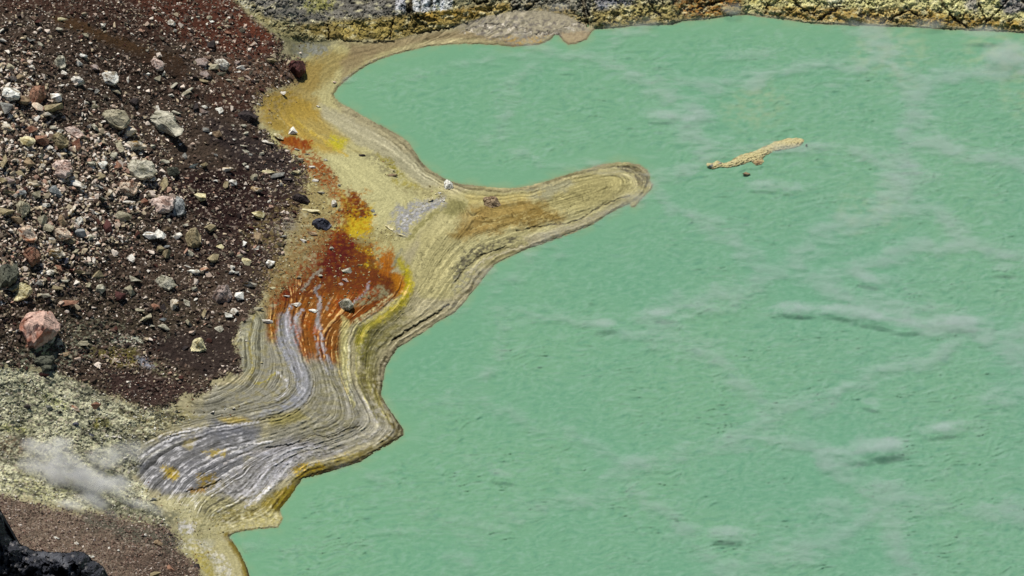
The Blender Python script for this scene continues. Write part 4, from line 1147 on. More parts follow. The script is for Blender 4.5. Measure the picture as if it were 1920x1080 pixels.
OUT = [
 ('BOULD', 210, 218, 62, 40, 'O', 'broad flat olive-grey boulder with a mossy right end', [(180,212),(190,202),(203,200),(215,201),(228,209),(237,216),(241,226),(238,234),(228,239),(216,237),(204,233),(196,226),(182,222)]),
 ('BOULD', 302, 227, 84, 54, 'P', 'long pale slab split by dark cracks and pointed at its upper end', [(262,200),(275,206),(285,210),(297,207),(312,207),(322,214),(328,230),(343,240),(341,250),(333,255),(320,250),(310,242),(298,244),(288,236),(278,228),(262,222)]),
 ('BOULD', 259, 313, 62, 42, 'P', 'great rounded pale boulder with a thin white upper rim', [(229,300),(238,293),(252,291),(270,295),(282,301),(285,308),(291,318),(286,328),(275,331),(262,335),(248,328),(236,325),(229,316)]),
 ('BOULD', 72, 606, 78, 80, 'Q', 'biggest boulder, pink and rust with a black hollow under it', [(37,596),(42,576),(55,566),(72,572),(90,580),(98,590),(108,598),(108,608),(98,620),(86,632),(70,645),(60,643),(50,630),(40,616)]),
 ('BOULD', 203, 143, 40, 30, 'W', 'white-rimmed boulder with a mossy green hollow', [(184,130),(195,127),(207,129),(221,141),(222,150),(216,158),(200,155),(189,153),(186,145)]),
 ('BOULD', 15, 172, 44, 30, 'W', 'big white-topped block over a deep black hollow', [(-8,160),(5,158),(22,160),(34,164),(37,176),(32,184),(12,186),(-6,180)]),
 ('BOULD', 68, 174, 36, 46, 'R', 'large rust-brown boulder standing beside the big white-topped block', [(44,158),(60,152),(78,156),(84,168),(82,178),(76,186),(70,196),(58,192),(50,180)]),
 ('BOULD', 112, 313, 44, 38, 'K', 'split pinkish boulder with an orange right end', [(90,316),(99,300),(108,290),(120,292),(133,306),(133,318),(126,332),(114,330),(100,326),(92,318)]),
 ('BOULD', 110, 261, 36, 30, 'N', 'olive and rust boulder with a white crest over a dark hollow', [(94,262),(100,254),(108,248),(118,248),(128,258),(128,268),(118,274),(104,275),(96,270)]),
 ('BOULD', 133, 243, 46, 24, 'K', 'oblong pinkish-white slab lying aslant', [(112,236),(116,228),(136,236),(156,250),(150,260),(138,254),(122,246)]),
 ('BOULD', 250, 272, 44, 30, 'C', 'cream boulder overhanging a deep black shadow', [(231,268),(238,260),(254,259),(270,264),(274,272),(262,274),(252,278),(245,286),(236,282)]),
 ('BOULD', 238, 350, 38, 32, 'E', 'white boulder heavily stained with rust', [(219,346),(226,336),(240,332),(256,334),(255,350),(252,362),(238,364),(226,358)]),
 ('BOULD', 302, 380, 54, 38, 'K', 'pinkish grey boulder cut by slanting cracks', [(277,394),(288,378),(300,368),(314,358),(324,364),(325,380),(318,392),(304,398),(288,399)]),
 ('BOULD', 335, 384, 26, 40, 'U', 'pale blue-grey boulder leaning on the cracked pinkish one', [(326,366),(338,366),(345,378),(347,392),(340,403),(328,402),(322,392),(325,380)]),
 ('BOULD', 362, 443, 30, 40, 'N', 'upright rounded olive-yellow boulder', [(348,440),(354,428),(366,424),(374,434),(376,448),(372,460),(360,463),(350,456)]),
 ('BOULD', 415, 549, 38, 38, 'V', 'flat-faced grey boulder with a brown streak', [(397,540),(404,532),(417,528),(426,536),(433,546),(430,558),(424,565),(410,565),(398,556)]),
 ('BOULD', 461, 217, 44, 26, 'D', 'broad black-brown boulder at the edge of the ochre mud', [(440,216),(446,208),(458,204),(474,208),(482,214),(478,226),(462,229),(446,226)]),
 ('BOULD', 563, 371, 34, 24, 'D', 'smooth dark brown boulder above a tan wedge', [(549,366),(560,360),(574,362),(580,374),(576,382),(562,380),(550,374)]),
 ('BOULD', 603, 418, 36, 28, 'B', 'rounded blue-black boulder beside the rust-red stain', [(586,420),(592,408),(602,404),(614,408),(621,420),(612,430),(598,430)]),
 ('BOULD', 554, 124, 34, 40, 'X', 'dark red block at the corner of the shore below the cliff', [(540,114),(550,104),(566,104),(571,116),(570,130),(560,142),(548,134),(536,128)]),
 ('BOULD', 922, 378, 36, 28, 'T', 'flat brown oval boulder lying on the spit', [(906,366),(914,360),(924,366),(934,378),(942,386),(930,392),(920,393),(910,386)]),
 ('BOULD', 12, 510, 40, 56, 'M', 'mossy green boulder at the left edge', [(-8,490),(6,484),(24,486),(32,500),(30,520),(20,532),(6,536),(-8,530)]),
 ('BOULD', 42, 540, 40, 30, 'Y', 'slanting oblong cream boulder with yellow crust', [(24,556),(30,548),(42,538),(56,538),(60,544),(54,556),(42,564),(30,566)]),
 ('BOULD', 58, 474, 36, 36, 'R', 'rust-red boulder shaped like a downward wedge', [(40,476),(48,460),(64,460),(76,472),(72,486),(62,496),(52,488)]),
 ('BOULD', 50, 433, 36, 32, 'E', 'tan and cream boulder with rusty shoulders', [(32,446),(40,428),(50,422),(62,430),(70,446),(62,452),(46,450)]),
 ('BOULD', 42, 388, 28, 36, 'O', 'tall olive boulder with one pale face', [(27,385),(36,372),(46,368),(55,382),(50,400),(44,406),(32,398)]),
 ('BOULD', 105, 473, 36, 24, 'C', 'cream and tan block with an overhanging front', [(88,468),(98,461),(114,462),(122,474),(112,482),(94,482)]),
 ('BOULD', 322, 320, 28, 20, 'M', 'dark green block over a square black shadow', [(309,316),(318,310),(332,312),(336,320),(328,328),(312,330)]),
 ('BOULD', 110, 436, 34, 26, 'E', 'white and rust boulder below the tan one', [(98,440),(106,428),(122,426),(136,434),(126,444),(114,448)]),
 ('BOULD', 308, 526, 40, 30, 'P', 'lumpy pale grey boulder with a peaked top', [(290,534),(302,522),(308,512),(318,518),(330,532),(318,542),(300,540)]),
 ('BOULD', 78, 674, 40, 26, 'M', 'dark green boulder with a reddish right end', [(60,676),(74,664),(94,660),(100,668),(98,680),(84,684),(68,684)]),
 ('BOULD', 373, 644, 28, 28, 'Y', 'cream pyramid-shaped boulder alone on dark sand', [(358,650),(366,636),(372,630),(380,638),(387,652),(376,658),(362,658)]),
 ('BOULD', 293, 119, 30, 24, 'K', 'pinkish grey boulder with a white left face', [(279,112),(294,108),(306,112),(306,128),(296,132),(284,124)]),
 ('BOULD', 412, 119, 34, 24, 'W', 'brilliant white sharp-edged block in a patch of grey slabs', [(400,112),(412,108),(428,120),(426,128),(416,130),(404,122)]),
 ('BOULD', 113, 114, 22, 30, 'P', 'tall pale grey-green boulder with a dark slot', [(102,108),(112,99),(120,106),(123,118),(122,126),(112,128),(103,122)]),
 ('BOULD', 144, 150, 28, 20, 'W', 'rounded white boulder with fine cracks', [(131,148),(140,140),(150,141),(158,150),(148,158),(138,158)]),
 ('BOULD', 376, 116, 34, 20, 'V', 'low rounded brown-grey boulder half sunk in the slope', [(360,118),(368,108),(384,106),(391,114),(386,124),(370,126)]),
 ('BOULD', 840, 347, 20, 24, 'W', 'upright white block at the root of the spit', [(833,340),(840,335),(847,337),(850,350),(846,358),(834,358)]),
 ('BOULD', 648, 567, 28, 22, 'P', 'pitted grey boulder on the orange mud', [(634,566),(642,558),(656,560),(663,568),(656,578),(642,578)]),
]
for (_, u, v, w, h, key, words, ol) in OUT:
    place_stone(u, v, w, h, key, 0, words, True, ol, thick={922: 1.1, 302: 1.4 if w > 60 else None, 376: .6, 376: .6}.get(u))
NBIG = len(STONES)

# every other stone that can be picked out: u, v, width, height, colour, slant
LIST = """154 104 16 10 W 10;148 118 22 13 W -8;15 125 20 16 O 20;21 143 18 18 K 0;38 145 12 22 T 15;44 190 24 24 T 0;70 203 20 22 E 0;96 205 24 36 N 20;10 206 30 26 G 15;
45 212 30 16 O 5;85 216 22 18 W 0;67 222 12 18 W 0;106 182 22 20 W 25;178 172 16 10 G 10;120 137 12 10 W 30;178 126 16 12 V 0;45 120 12 12 T 20;398 127 26 16 O 10;386 140 20 14 V 25;413 142 26 14 O -5;
380 152 20 8 N 5;295 148 14 16 O 10;292 203 18 12 W 25;412 207 16 12 W 25;385 200 12 8 W 5;383 210 18 12 V 0;250 190 18 18 D 0;366 199 12 22 D 5;331 211 14 12 P 0;142 272 22 22 R 20;77 262 24 22 R 0;
56 243 26 18 R -20;48 264 32 18 Y 25;12 240 22 16 C 0;92 280 18 14 W 0;188 273 20 20 U 0;180 240 20 16 P 0;82 307 16 16 C 0;55 306 20 20 T 0;7 300 14 38 N 10;192 308 16 22 W 20;168 307 20 11 P -10;
190 331 14 16 N 0;213 292 14 16 P 0;144 345 32 14 W 5;183 347 18 14 W 10;38 326 22 12 N 5;18 341 22 16 V 0;62 346 34 12 C 10;7 337 14 16 N 0;97 239 18 10 P 5;110 247 18 8 W 5;52 291 22 8 W -10;
129 287 14 10 P 0;78 294 12 10 M 0;88 293 12 8 M 0;240 247 30 22 C 0;225 275 14 26 O 0;307 303 22 10 P -10;308 345 14 34 N 15;284 338 14 16 W 0;361 315 16 22 W 30;383 309 14 18 N 0;350 293 18 14 G 35;
386 244 14 10 G 20;393 250 9 8 W -10;407 252 18 14 T 15;286 275 12 8 P 0;222 310 12 18 R 0;424 347 11 14 N 0;435 343 14 12 W 25;12 358 28 12 N 0;40 362 18 12 U 10;67 366 20 22 O 0;100 359 28 20 U 0;
12 395 26 22 N 0;25 413 28 22 T 0;80 414 20 18 O 0;92 426 20 22 O 0;118 415 24 20 T 0;133 395 14 24 C 0;148 415 12 20 W 5;150 438 24 16 U 0;170 446 16 12 P -20;128 452 20 9 N 10;85 385 20 9 W 0;97 449 14 6 W 0;
187 378 22 24 M 0;204 364 18 22 C 0;178 398 15 7 W 35;200 425 18 24 X 0;140 470 16 14 O 0;235 378 28 8 W 20;272 380 26 14 R 0;376 367 24 20 Y 0;281 442 22 18 W 0;299 440 20 22 W 0;314 433 16 14 T 0;
332 444 20 13 W 5;346 423 14 9 P 0;393 427 26 18 N 0;414 463 14 10 Y -10;298 466 16 14 N 0;312 477 18 16 N 0;312 462 14 8 U 0;318 412 7 11 P -20;230 407 24 22 O 0;245 484 17 15 W 0;355 475 22 12 P 10;399 485 18 24 N 0;
92 511 18 11 W 0;110 505 14 14 R 0;122 491 16 16 B 0;142 513 32 16 N -10;168 496 14 7 P 0;185 517 20 24 N 0;187 541 18 18 P 30;165 533 13 16 O 0;107 540 20 11 N 0;118 527 20 7 P 0;74 532 14 13 G 0;26 541 22 16 Y -20;
122 568 42 13 R 0;120 506 10 9 X 0;83 555 24 10 P 0;253 525 26 15 P 0;350 499 14 5 W 5;360 508 22 13 W 0;386 508 24 17 E 0;434 510 12 10 W 0;223 555 20 22 X 0;247 546 22 18 O 0;290 576 14 15 R 0;305 578 15 16 D 0;
325 570 18 22 C 0;351 568 16 11 P 25;368 562 8 8 W 0;261 582 18 9 O 0;273 598 28 18 O -15;302 596 22 10 U 0;355 606 17 15 O 0;428 590 20 16 W -35;364 541 11 9 P 0;382 588 9 16 N 0;93 637 24 16 P -10;112 641 15 13 P -20;
153 644 30 10 O 10;122 665 20 9 T 0;84 690 20 12 M 0;78 706 32 13 X 5;55 650 20 9 R 0;285 611 12 7 P 5;305 613 24 9 P 20;412 617 16 11 P 20;350 654 22 10 D -20;437 345 11 10 W 30;478 355 26 14 C 20;528 347 10 8 G 20;
581 394 30 11 Y 12;602 360 14 10 W -10;625 382 13 15 W 0;484 403 22 17 Y 25;504 378 5 8 W 25;484 447 15 22 T 0;457 458 10 12 W 20;521 460 19 16 Y 0;531 444 14 9 G 0;567 452 19 8 W 8;586 438 20 9 T 20;481 465 6 12 G 25;
454 472 12 8 K 15;451 480 13 7 O 0;462 491 21 12 Y 10;506 495 17 16 W 0;434 501 10 9 W 0;467 530 22 18 C 0;443 512 11 7 G 0;446 555 21 19 W 0;463 546 14 4 W 35;438 585 16 13 W 0;536 556 12 6 W 0;557 572 18 9 W 0;
586 582 18 7 W 5;599 517 10 8 P 0;482 580 18 9 O 0;512 540 16 6 Y -20;500 602 20 9 W 0;548 247 16 17 W 0;521 258 17 15 Y 0;500 267 24 8 W 10;530 176 15 10 W 0;488 195 20 9 W 0;598 200 12 4 W 0;733 319 21 6 Y 12;
735 329 20 6 T 5;731 427 20 9 Y 20;753 441 14 6 Y 20;192 48 10 12 W 0;160 65 14 11 O 10;110 55 14 8 P 10;321 43 14 14 W 0;327 61 10 14 W 0;396 82 13 18 D 0;287 17 10 8 K 20;112 37 22 7 Y -15;58 74 14 10 G 0;
5 58 10 14 W 0;3 75 16 9 W 10;76 83 14 10 P 20;248 64 10 6 W 30;169 80 8 7 W 30;397 40 12 6 W 5;370 33 12 5 P 0;410 53 10 7 N 10;391 33 12 8 O 20;427 62 12 10 R 0;452 99 18 6 E 20;472 82 22 22 R 35;508 115 24 16 N 0;
452 128 18 12 W 10;445 118 12 10 V 10;430 150 14 10 P 30;340 104 12 7 K 10;344 178 8 26 O 30;352 170 7 22 P 30;324 162 7 24 P 30;320 180 10 8 W -20;352 138 14 10 T 0;452 148 10 10 N 0;240 150 6 12 W 0;276 95 8 7 P 0;
455 235 12 8 P 10;437 235 7 5 P 0;376 312 6 5 W 0;462 313 9 7 W 0;459 307 8 8 P 0;455 273 16 6 P 20;461 284 16 8 P 0;422 318 30 10 C 5;500 322 28 9 Y -10;475 333 13 14 O 15;520 330 26 14 G 0;557 280 10 7 P 0;545 297 12 8 V 0;
490 290 8 14 P 30;526 300 10 8 V 0;585 313 12 6 W 0;537 335 24 12 D 0;553 323 18 12 Y 0;560 300 16 12 O 0;460 250 8 10 P 35;477 330 8 7 W 0;403 340 8 6 W 0;575 288 9 7 W 0;611 300 8 6 P 0;
653 508 22 10 P -10;647 525 12 7 K 0;640 533 8 6 K 0;620 465 10 7 P 0;560 520 10 6 O 0;592 338 11 8 W 0;635 347 7 6 G 0;700 395 10 6 G 0;702 402 8 5 G 0;678 291 12 6 D 0;824 362 7 6 W 0;830 376 8 6 W 0;807 375 10 10 Y 0;818 364 6 4 Y 0;
148 765 26 15 E 0;180 763 20 17 R 0;113 774 10 8 D 0;140 795 14 7 B 0;172 816 10 7 B 0;50 762 14 9 D 10;92 764 14 8 G 0;200 817 8 6 W 0;213 819 10 5 W 0;104 1008 12 6 W 15;172 1012 14 8 K 10;144 1019 8 6 W 0;272 1003 7 7 W 0;
293 1018 20 12 T 0;205 1028 4 6 W 0;221 1032 6 5 W 0;287 936 14 6 G -20;318 1002 7 6 D 0;320 1068 26 14 R 0;370 1063 18 12 D 0;285 1076 36 16 N 0;348 1082 10 8 W 0;171 1043 12 7 W 0;236 859 10 7 W 0;224 820 8 6 W 0;
398 773 8 6 W 0;420 765 10 6 W 0;438 766 8 5 W 0;462 638 6 4 W 0;490 680 6 4 Y 0;628 154 7 6 K 0;470 290 7 7 G 0;438 262 7 5 W 0;404 290 9 7 G 0;260 165 8 6 W 0;214 172 20 8 O 25;206 183 18 6 P 20;165 192 8 6 P 30;176 192 14 5 P 25;175 200 20 10 O 0;
153 215 10 8 W 0;150 232 8 6 W 0;168 167 12 5 W 5;112 160 16 5 W 10;61 149 8 7 W -30;55 145 6 8 W 20;20 131 8 5 W 0;15 97 8 6 W 0;46 98 10 5 W 15;27 113 8 5 W 0;60 127 12 10 W 0;232 132 6 5 K 0;268 140 10 8 W 0;278 141 9 8 W 0"""
for rec in LIST.replace('\n', '').split(';'):
    f_ = rec.split()
    place_stone(float(f_[0]), float(f_[1]), float(f_[2]), float(f_[3]), f_[4], float(f_[5]), name='rock' if float(f_[2]) > 11 else 'stone')
print('single stones', len(STONES))
STONES_ALL = list(STONES)

# ---- labels: look, then the thing it lies next to
LAND_PH = {0:'broad mossy olive boulder',1:'long cracked slab',2:'great pale boulder with white rim',3:'biggest pink boulder',4:'white boulder with green hollow',5:'white-topped block at left edge',
 6:'large rust-brown boulder',7:'pink boulder with orange end',8:'white-crested olive boulder',9:'oblong pinkish slab',10:'cream boulder over black shadow',11:'rust-stained white boulder',
 12:'cracked pinkish boulder',13:'leaning blue-grey boulder',14:'upright olive-yellow boulder',15:'grey boulder with brown streak',16:'black-brown boulder by ochre mud',17:'smooth dark brown boulder',
 18:'blue-black boulder',19:'dark red block by the cliff',20:'brown oval boulder on the spit',21:'mossy boulder at left edge',22:'oblong cream boulder',23:'rust-red wedge boulder',24:'tan boulder with rusty shoulders',
 25:'tall olive boulder',26:'cream and tan overhanging block',27:'dark green block',28:'white and rust boulder',29:'lumpy pale grey boulder',30:'dark green red-ended boulder',31:'cream pyramid boulder',
 32:'pinkish boulder with white face',33:'brilliant white block',34:'tall slotted grey-green boulder',35:'rounded cracked white boulder',36:'sunken brown-grey boulder',37:'upright white block',38:'pitted grey boulder'}
DIRS = ['right of', 'below and right of', 'below', 'below and left of', 'left of', 'above and left of', 'above', 'above and right of']


def shape_word(w, h, ang):
    r = w / h
    if r > 2.2: return 'thin flat' if abs(ang) < 18 else 'thin slanting'
    if r > 1.5: return 'flat' if abs(ang) < 18 else 'slanting'
    if r < .55: return 'narrow upright' if abs(ang) < 18 else 'narrow leaning'
    if r < .8: return 'upright'
    return 'blocky' if abs(ang) > 12 else 'squat'


def size_word(w, h):
    s = math.sqrt(w * h)
    return 'tiny' if s < 8.5 else 'small' if s < 13 else 'mid-sized' if s < 19 else 'large'


seen = {}
for i, (u, v, w, h, key, ang, words, o) in enumerate(STONES):
    if words:
        o['label'] = words
    else:
        ds = []
        for k in LAND_PH:
            U0, V0 = STONES[k][0], STONES[k][1]
            ds.append((math.hypot(u - U0, v - V0) - 0.3 * max(STONES[k][2:4]), k))
        ds.sort()
        base = f"{size_word(w, h)} {shape_word(w, h, ang)} {PAL[key][2]} stone"
        done = False
        for dist, k in ds[:3]:
            U0, V0 = STONES[k][0], STONES[k][1]
            a = math.atan2(v - V0, u - U0)
            dr = DIRS[int(round(a / (math.pi / 4))) % 8]
            far = 'just ' if dist < 28 else 'well ' if dist > 75 else ''
            lb = f"{base} {far}{dr} the {LAND_PH[k]}"
            if lb not in seen and len(lb.split()) <= 16:
                done = True
                break
        if not done:
            lb = base + f" {DIRS[0]} {seen.get(lb, 0)}"
            raise RuntimeError('label clash ' + lb)
        seen[lb] = 1
        o['label'] = lb
    o['category'] = 'boulder' if i < NBIG else 'rock'
    o['group'] = 'boulders strewn over the crater slope' if i < NBIG else 'single rocks lying among the rubble'

# ------------------------------------------------------------------ loose rubble that nobody could count
def rubble(name, n, dens, smin, smax, alpha, colfn, seed, box, flat=.55):
    rs = np.random.RandomState(seed)
    u = rs.uniform(box[0], box[1], n * 3); v = rs.uniform(box[2], box[3], n * 3)
    pr = dens(u, v)
    ok = rs.rand(len(u)) < pr
    u = u[ok][:n]; v = v[ok][:n]; m = len(u)
    bases = []
    for k in range(10):
        r3 = np.random.RandomState(900 + k)
        bm = bmesh.new()
        for i in range(9):
            d = r3.normal(size=3); d /= np.linalg.norm(d); d = d / (np.abs(d) ** 4).sum() ** .25
            bm.verts.new(d)
        rr = bmesh.ops.convex_hull(bm, input=bm.verts)
        bmesh.ops.delete(bm, geom=[g for g in rr['geom_interior'] if isinstance(g, bmesh.types.BMVert)], context='VERTS')
        bmesh.ops.triangulate(bm, faces=bm.faces)
        bm.verts.index_update()
        bases.append((np.array([x.co[:] for x in bm.verts]), np.array([[y.index for y in f.verts] for f in bm.faces])))
        bm.free()
    s = smin * (1 - rs.rand(m) * (1 - (smin / smax) ** alpha)) ** (-1 / alpha)
    hz = height_at(u, v)
    ps = px_size(u, v, hz)
    pos = ground(u, v, hz)
    half = s * ps / 2
    az = rs.uniform(0, 2 * np.pi, m); ti = rs.normal(0, .35, m); asp = rs.uniform(.55, 1.0, m)
    col = colfn(u, v, rs)
    VV = []; FF = []; CC = []; off_ = 0
    which = rs.randint(0, 10, m)
    for k in range(10):
        sel = which == k
        b, f = bases[k]
        nsel = sel.sum()
        if nsel == 0: continue
        x = b[None, :, 0] * half[sel][:, None] * 1.15; y = b[None, :, 1] * (half * asp)[sel][:, None] * 1.25; z = b[None, :, 2] * (half * flat)[sel][:, None]
        c, s_ = np.cos(ti[sel])[:, None], np.sin(ti[sel])[:, None]
        x, z = x * c - z * s_, x * s_ + z * c
        c, s_ = np.cos(az[sel])[:, None], np.sin(az[sel])[:, None]
        x, y = x * c - y * s_, x * s_ + y * c
        pts = np.stack([x + pos[sel][:, 0:1], y + pos[sel][:, 1:2], z + pos[sel][:, 2:3] + (half[sel] * .18)[:, None]], -1)
        VV.append(pts.reshape(-1, 3))
        FF.append((f[None] + (np.arange(nsel) * len(b))[:, None, None] + off_).reshape(-1, 3))
        CC.append(np.repeat(col[sel], len(b), 0))
        off_ += nsel * len(b)
    me = mesh_from(name, np.concatenate(VV), np.concatenate(FF), np.concatenate(CC), False)
    print(name, m, len(me.polygons))
    return link(name, me, M_rub, kind='stuff')


M_rub = ground_material('broken_stone', 6, .6, .05, .9, .3, .2)

HEAVY = [(-80,90),(60,110),(110,230),(250,230),(330,330),(300,400),(200,480),(60,560),(-80,600)]
BAREs = [[(95,30),(130,30),(205,62),(290,95),(345,106),(352,150),(300,128),(235,98),(165,66),(110,48)], [(300,640),(440,600),(450,680),(400,712),(330,690),(300,665)], [(450,215),(400,200),(300,330),(460,330),(500,270)]]
hv = sst(-40, 40, sdf(CU, CV, HEAVY))
br = np.zeros_like(hv)
for p_ in BAREs: br = np.maximum(br, sst(-12, 8, sdf(CU, CV, p_)))
HVY = bil(hv, cu, cv, U, V); BAR = bil(br, cu, cv, U, V)


def d_scree(u, v):
    sc = field_at(M_SCREE, u, v) * (1 - field_at(CL, u, v))
    clump = sst(-.35, .45, fbm(u / 45, v / 35, 3, 141))
    return sc * (0.25 + .55 * clump + .35 * field_at(HVY, u, v)) * (1 - .88 * field_at(BAR, u, v))


def pick(rs, m, keys, w):
    w = np.array(w, float); w /= w.sum()
    k = rs.choice(len(keys), m, p=w)
    cols = np.array([alb(c) for c in keys])[k]
    return cols * rs.uniform(.8, 1.2, (m, 1))


def c_scree(u, v, rs):
    m = len(u)
    dark = pick(rs, m, [(80,66,56),(98,80,68),(112,92,78),(62,50,46),(88,82,70),(126,112,96),(76,46,38)], [3,3,2,2,2,1,.8])
    light = pick(rs, m, [(222,208,192),(190,170,152),(160,148,124),(198,182,152),(176,142,122),(236,228,214)], [2,3,3,1.5,1,1])
    pl = 0.26 + .22 * field_at(HVY, u, v) + 0.10 * (v < 110)
    pl = pl + (.22 * field_at(HVY, u, v) if m < 9000 else 0)
    return np.where((rs.rand(m) < pl)[:, None], light * 1.15, dark)


rubble('scree', 30000, d_scree, 2.4, 6.5, 2.2, c_scree, 5, (-120, 620, -60, 780))
rubble('scree_coarse', 6500, lambda u, v: d_scree(u, v) * (.25 + .75 * field_at(HVY, u, v)), 6.5, 15, 2.2, c_scree, 6, (-120, 560, 20, 720))


def d_white(u, v):
    return np.clip(field_at(M_WHITE, u, v) + .9 * field_at(M_S2, u, v), 0, 1) * (1 - field_at(CL, u, v)) * .9


def c_white(u, v, rs):
    m = len(u)
    a = pick(rs, m, [(216,214,184),(184,182,156),(130,130,114),(230,228,210),(78,80,70),(176,170,126)], [3,3,2,2,1.2,1.2])
    b_ = pick(rs, m, [(128,104,90),(104,84,74),(150,128,112),(176,160,146),(84,70,62),(206,194,182)], [3,3,2.5,1.2,2,.4])
    return np.where((field_at(M_S2, u, v) > .5)[:, None], b_, a)


rubble('vent_debris', 9000, lambda u, v: d_white(u, v) * sst(-.35, .35, fbm(u / 40, v / 26, 3, 201)), 2.0, 6.5, 2.6, c_white, 7, (-120, 420, 640, 1200))


def d_beach(u, v):
    near_ = np.zeros_like(u)
    for p_, a_ in [([(450,440),(560,300),(640,330),(640,430),(600,490),(500,590),(480,540)], .9), ([(660,450),(700,434),(740,430),(752,446),(700,462)], .8), ([(790,358),(838,352),(840,372),(800,372)], .7), ([(690,285),(740,300),(750,325),(715,320)], .5), ([(480,170),(560,140),(560,190),(500,240)], .4), ([(545,285),(600,300),(640,345),(600,345),(560,320)], .4), ([(500,520),(600,400),(680,380),(720,500),(690,560),(560,575)], .35), ([(240,770),(380,740),(400,770),(300,830)], .3), ([(430,-20),(620,60),(600,110),(500,60)], .25), ([(255,900),(330,930),(420,990),(380,1080),(320,1000)], .25), ([(390,760),(450,755),(460,775),(400,780)], .2)]:
        near_ = np.maximum(near_, a_ * sst(-10, 10, sdf(u, v, p_)))
    return near_ * (field_at(D, u, v) > 4) * (1 - field_at(M_SCREE, u, v) * .5)


def c_beach(u, v, rs):
    m = len(u)
    return pick(rs, m, [(176,164,116),(150,138,96),(206,196,160),(110,98,70),(190,170,130),(130,90,60)], [3,3,1.5,2,1,1])


rubble('lower_slope_stones', 9000, lambda u, v: field_at(M_S2, u, v) * .9, 2.2, 7, 2.2, c_white, 17, (-120, 420, 880, 1200))
rubble('beach_stones', 7500, d_beach, 2.2, 6, 2.4, c_beach, 8, (230, 860, -20, 1090))


def d_cliff(u, v):
    return field_at(CL, u, v) * .8 * (1 - sst(600, 700, u) * sst(1000, 900, u) * sst(40, 10, v))


def c_cliff(u, v, rs):
    base_ = field_at(C, u, v)
    return base_ * rs.uniform(.55, 1.7, (len(u), 1))


rubble('cliff_rubble', 1800, d_cliff, 2.5, 7, 2.4, c_cliff, 9, (430, 1960, -60, 110), flat=.7)

# ------------------------------------------------------------------ the mud islet out in the lake
ISLE = [(1324,310),(1326,305),(1335,306),(1345,301),(1358,306),(1372,300),(1385,292),(1400,287),(1418,282),(1430,276),(1445,270),(1450,266),(1465,262),(1480,258),(1495,258),(1508,261),(1507,268),(1500,274),(1490,278),(1470,281),(1450,285),(1436,292),(1430,297),(1434,303),(1428,309),(1418,311),(1408,303),(1395,308),(1380,312),(1365,315),(1350,314),(1335,318),(1328,314)]
ax_u = np.arange(1312, 1520, 1.0); ax_v = np.arange(248, 328, 1.0)
iu, iv = np.meshgrid(ax_u, ax_v)
idd = sdf(iu, iv, ISLE) + 1.3 * fbm(iu / 7, iv / 5, 3, 151) + .5 * pn(iu / 2.5, iv / 2, 152)
ih = 0.14 * sst(0, 2.5, idd) + .16 * sst(1, 8, idd) * (1 + fbm(iu / 9, iv / 6, 3, 153)) + .16 * sst(1, 4, idd) * fbm(iu / 3.5, iv / 2.6, 3, 154)
ih -= .15 * sst(.12, 0, (lambda w: w[1] - w[0])(worley(iu / 9, iv / 6, 155))) * sst(1, 3, idd)
ih = np.where(idd > 0, ih + .04, .12 * idd)
ic = np.empty(iu.shape + (3,), np.float32); ic[:] = alb((212, 202, 150))
t_ = (0.5 + .8 * fbm(iu / 8, iv / 4, 3, 156)).clip(0, 1)[..., None]
ic = ic * (1 - .45 * t_) + alb((172, 160, 118)) * .45 * t_
ic *= (1 + .45 * fbm(iu / 3, iv / 2.2, 3, 157))[..., None]
ic += (alb((212, 204, 160)) - ic) * (sst(.1, .5, fbm(iu / 12, iv / 3, 2, 158)) * .6)[..., None]
ic += (alb((120, 108, 76)) - ic) * (sst(3.5, .5, idd) * sst(-.2, .3, fbm(iu / 9, iv / 7, 2, 159)) * .8)[..., None]
ic += (alb((150, 112, 84)) - ic) * (sst(8, 0, seg_dist(iu, iv, [(1418,305),(1424,304)])) * .7)[..., None]
ip = ground(iu, iv, ih)
r_, c_ = iu.shape
k_ = np.arange(r_ * c_).reshape(r_, c_)
qq = np.stack([k_[1:, :-1], k_[1:, 1:], k_[:-1, 1:], k_[:-1, :-1]], -1)[idd[1:, 1:] > -5].reshape(-1, 4)
us, inv = np.unique(qq, return_inverse=True)
me = mesh_from('mud_islet', ip.reshape(-1, 3)[us], inv.reshape(-1, 4), ic.reshape(-1, 3)[us], True)
link('mud_islet', me, M_mud, label='long narrow tan mud islet lying alone in the green lake', cat='islet')
for (u, v, w, h, key, a, lb) in [(1331,312,13,11,'G',0,'grey and white rock capping the left tip of the mud islet'), (1400,327,13,6,'T',-10,'small tan rock awash just below the mud islet'), (1349,307,8,5,'G',0,'tiny grey rock on the mud islet next to its tip'), (1512,273,3.5,4.5,'D',0,'tiny dark rock poking from the water off the right islet end')]:
    STONES.append(None); STONES.pop()
    o = place_stone(u, v, w, h, key, a, sink=.3, name='rock')
    p = ground(u, v, .15); o.location = Vector(p) + Vector((0, 0, .12))
    o['label'] = lb; o['category'] = 'rock'

# ------------------------------------------------------------------ the shaded crag in the near corner
EDGE = [(-700,700),(-300,860),(-60,930),(0,955),(8,975),(14,1000),(22,1012),(45,1024),(66,1034),(95,1036),(130,1038),(140,1034),(160,1037),(172,1050),(186,1056),(196,1068),(204,1085),(230,1200),(280,1700)]
cr_u = axis(-700, -10, 215, 330, 1.6, 14); cr_v = axis(700, 945, 1090, 1600, 1.6, 14)
ku, kv = np.meshgrid(cr_u, cr_v)
kd = sdf(ku, kv, EDGE + [(-700, 1700)]) + 2.2 * fbm(ku / 9, kv / 9, 3, 161) + .8 * pn(ku / 3, kv / 3, 162)
kw = worley(ku / 13, kv / 11, 163); kw2 = worley(ku / 4.5, kv / 4.2, 164)
Y0 = -262.0
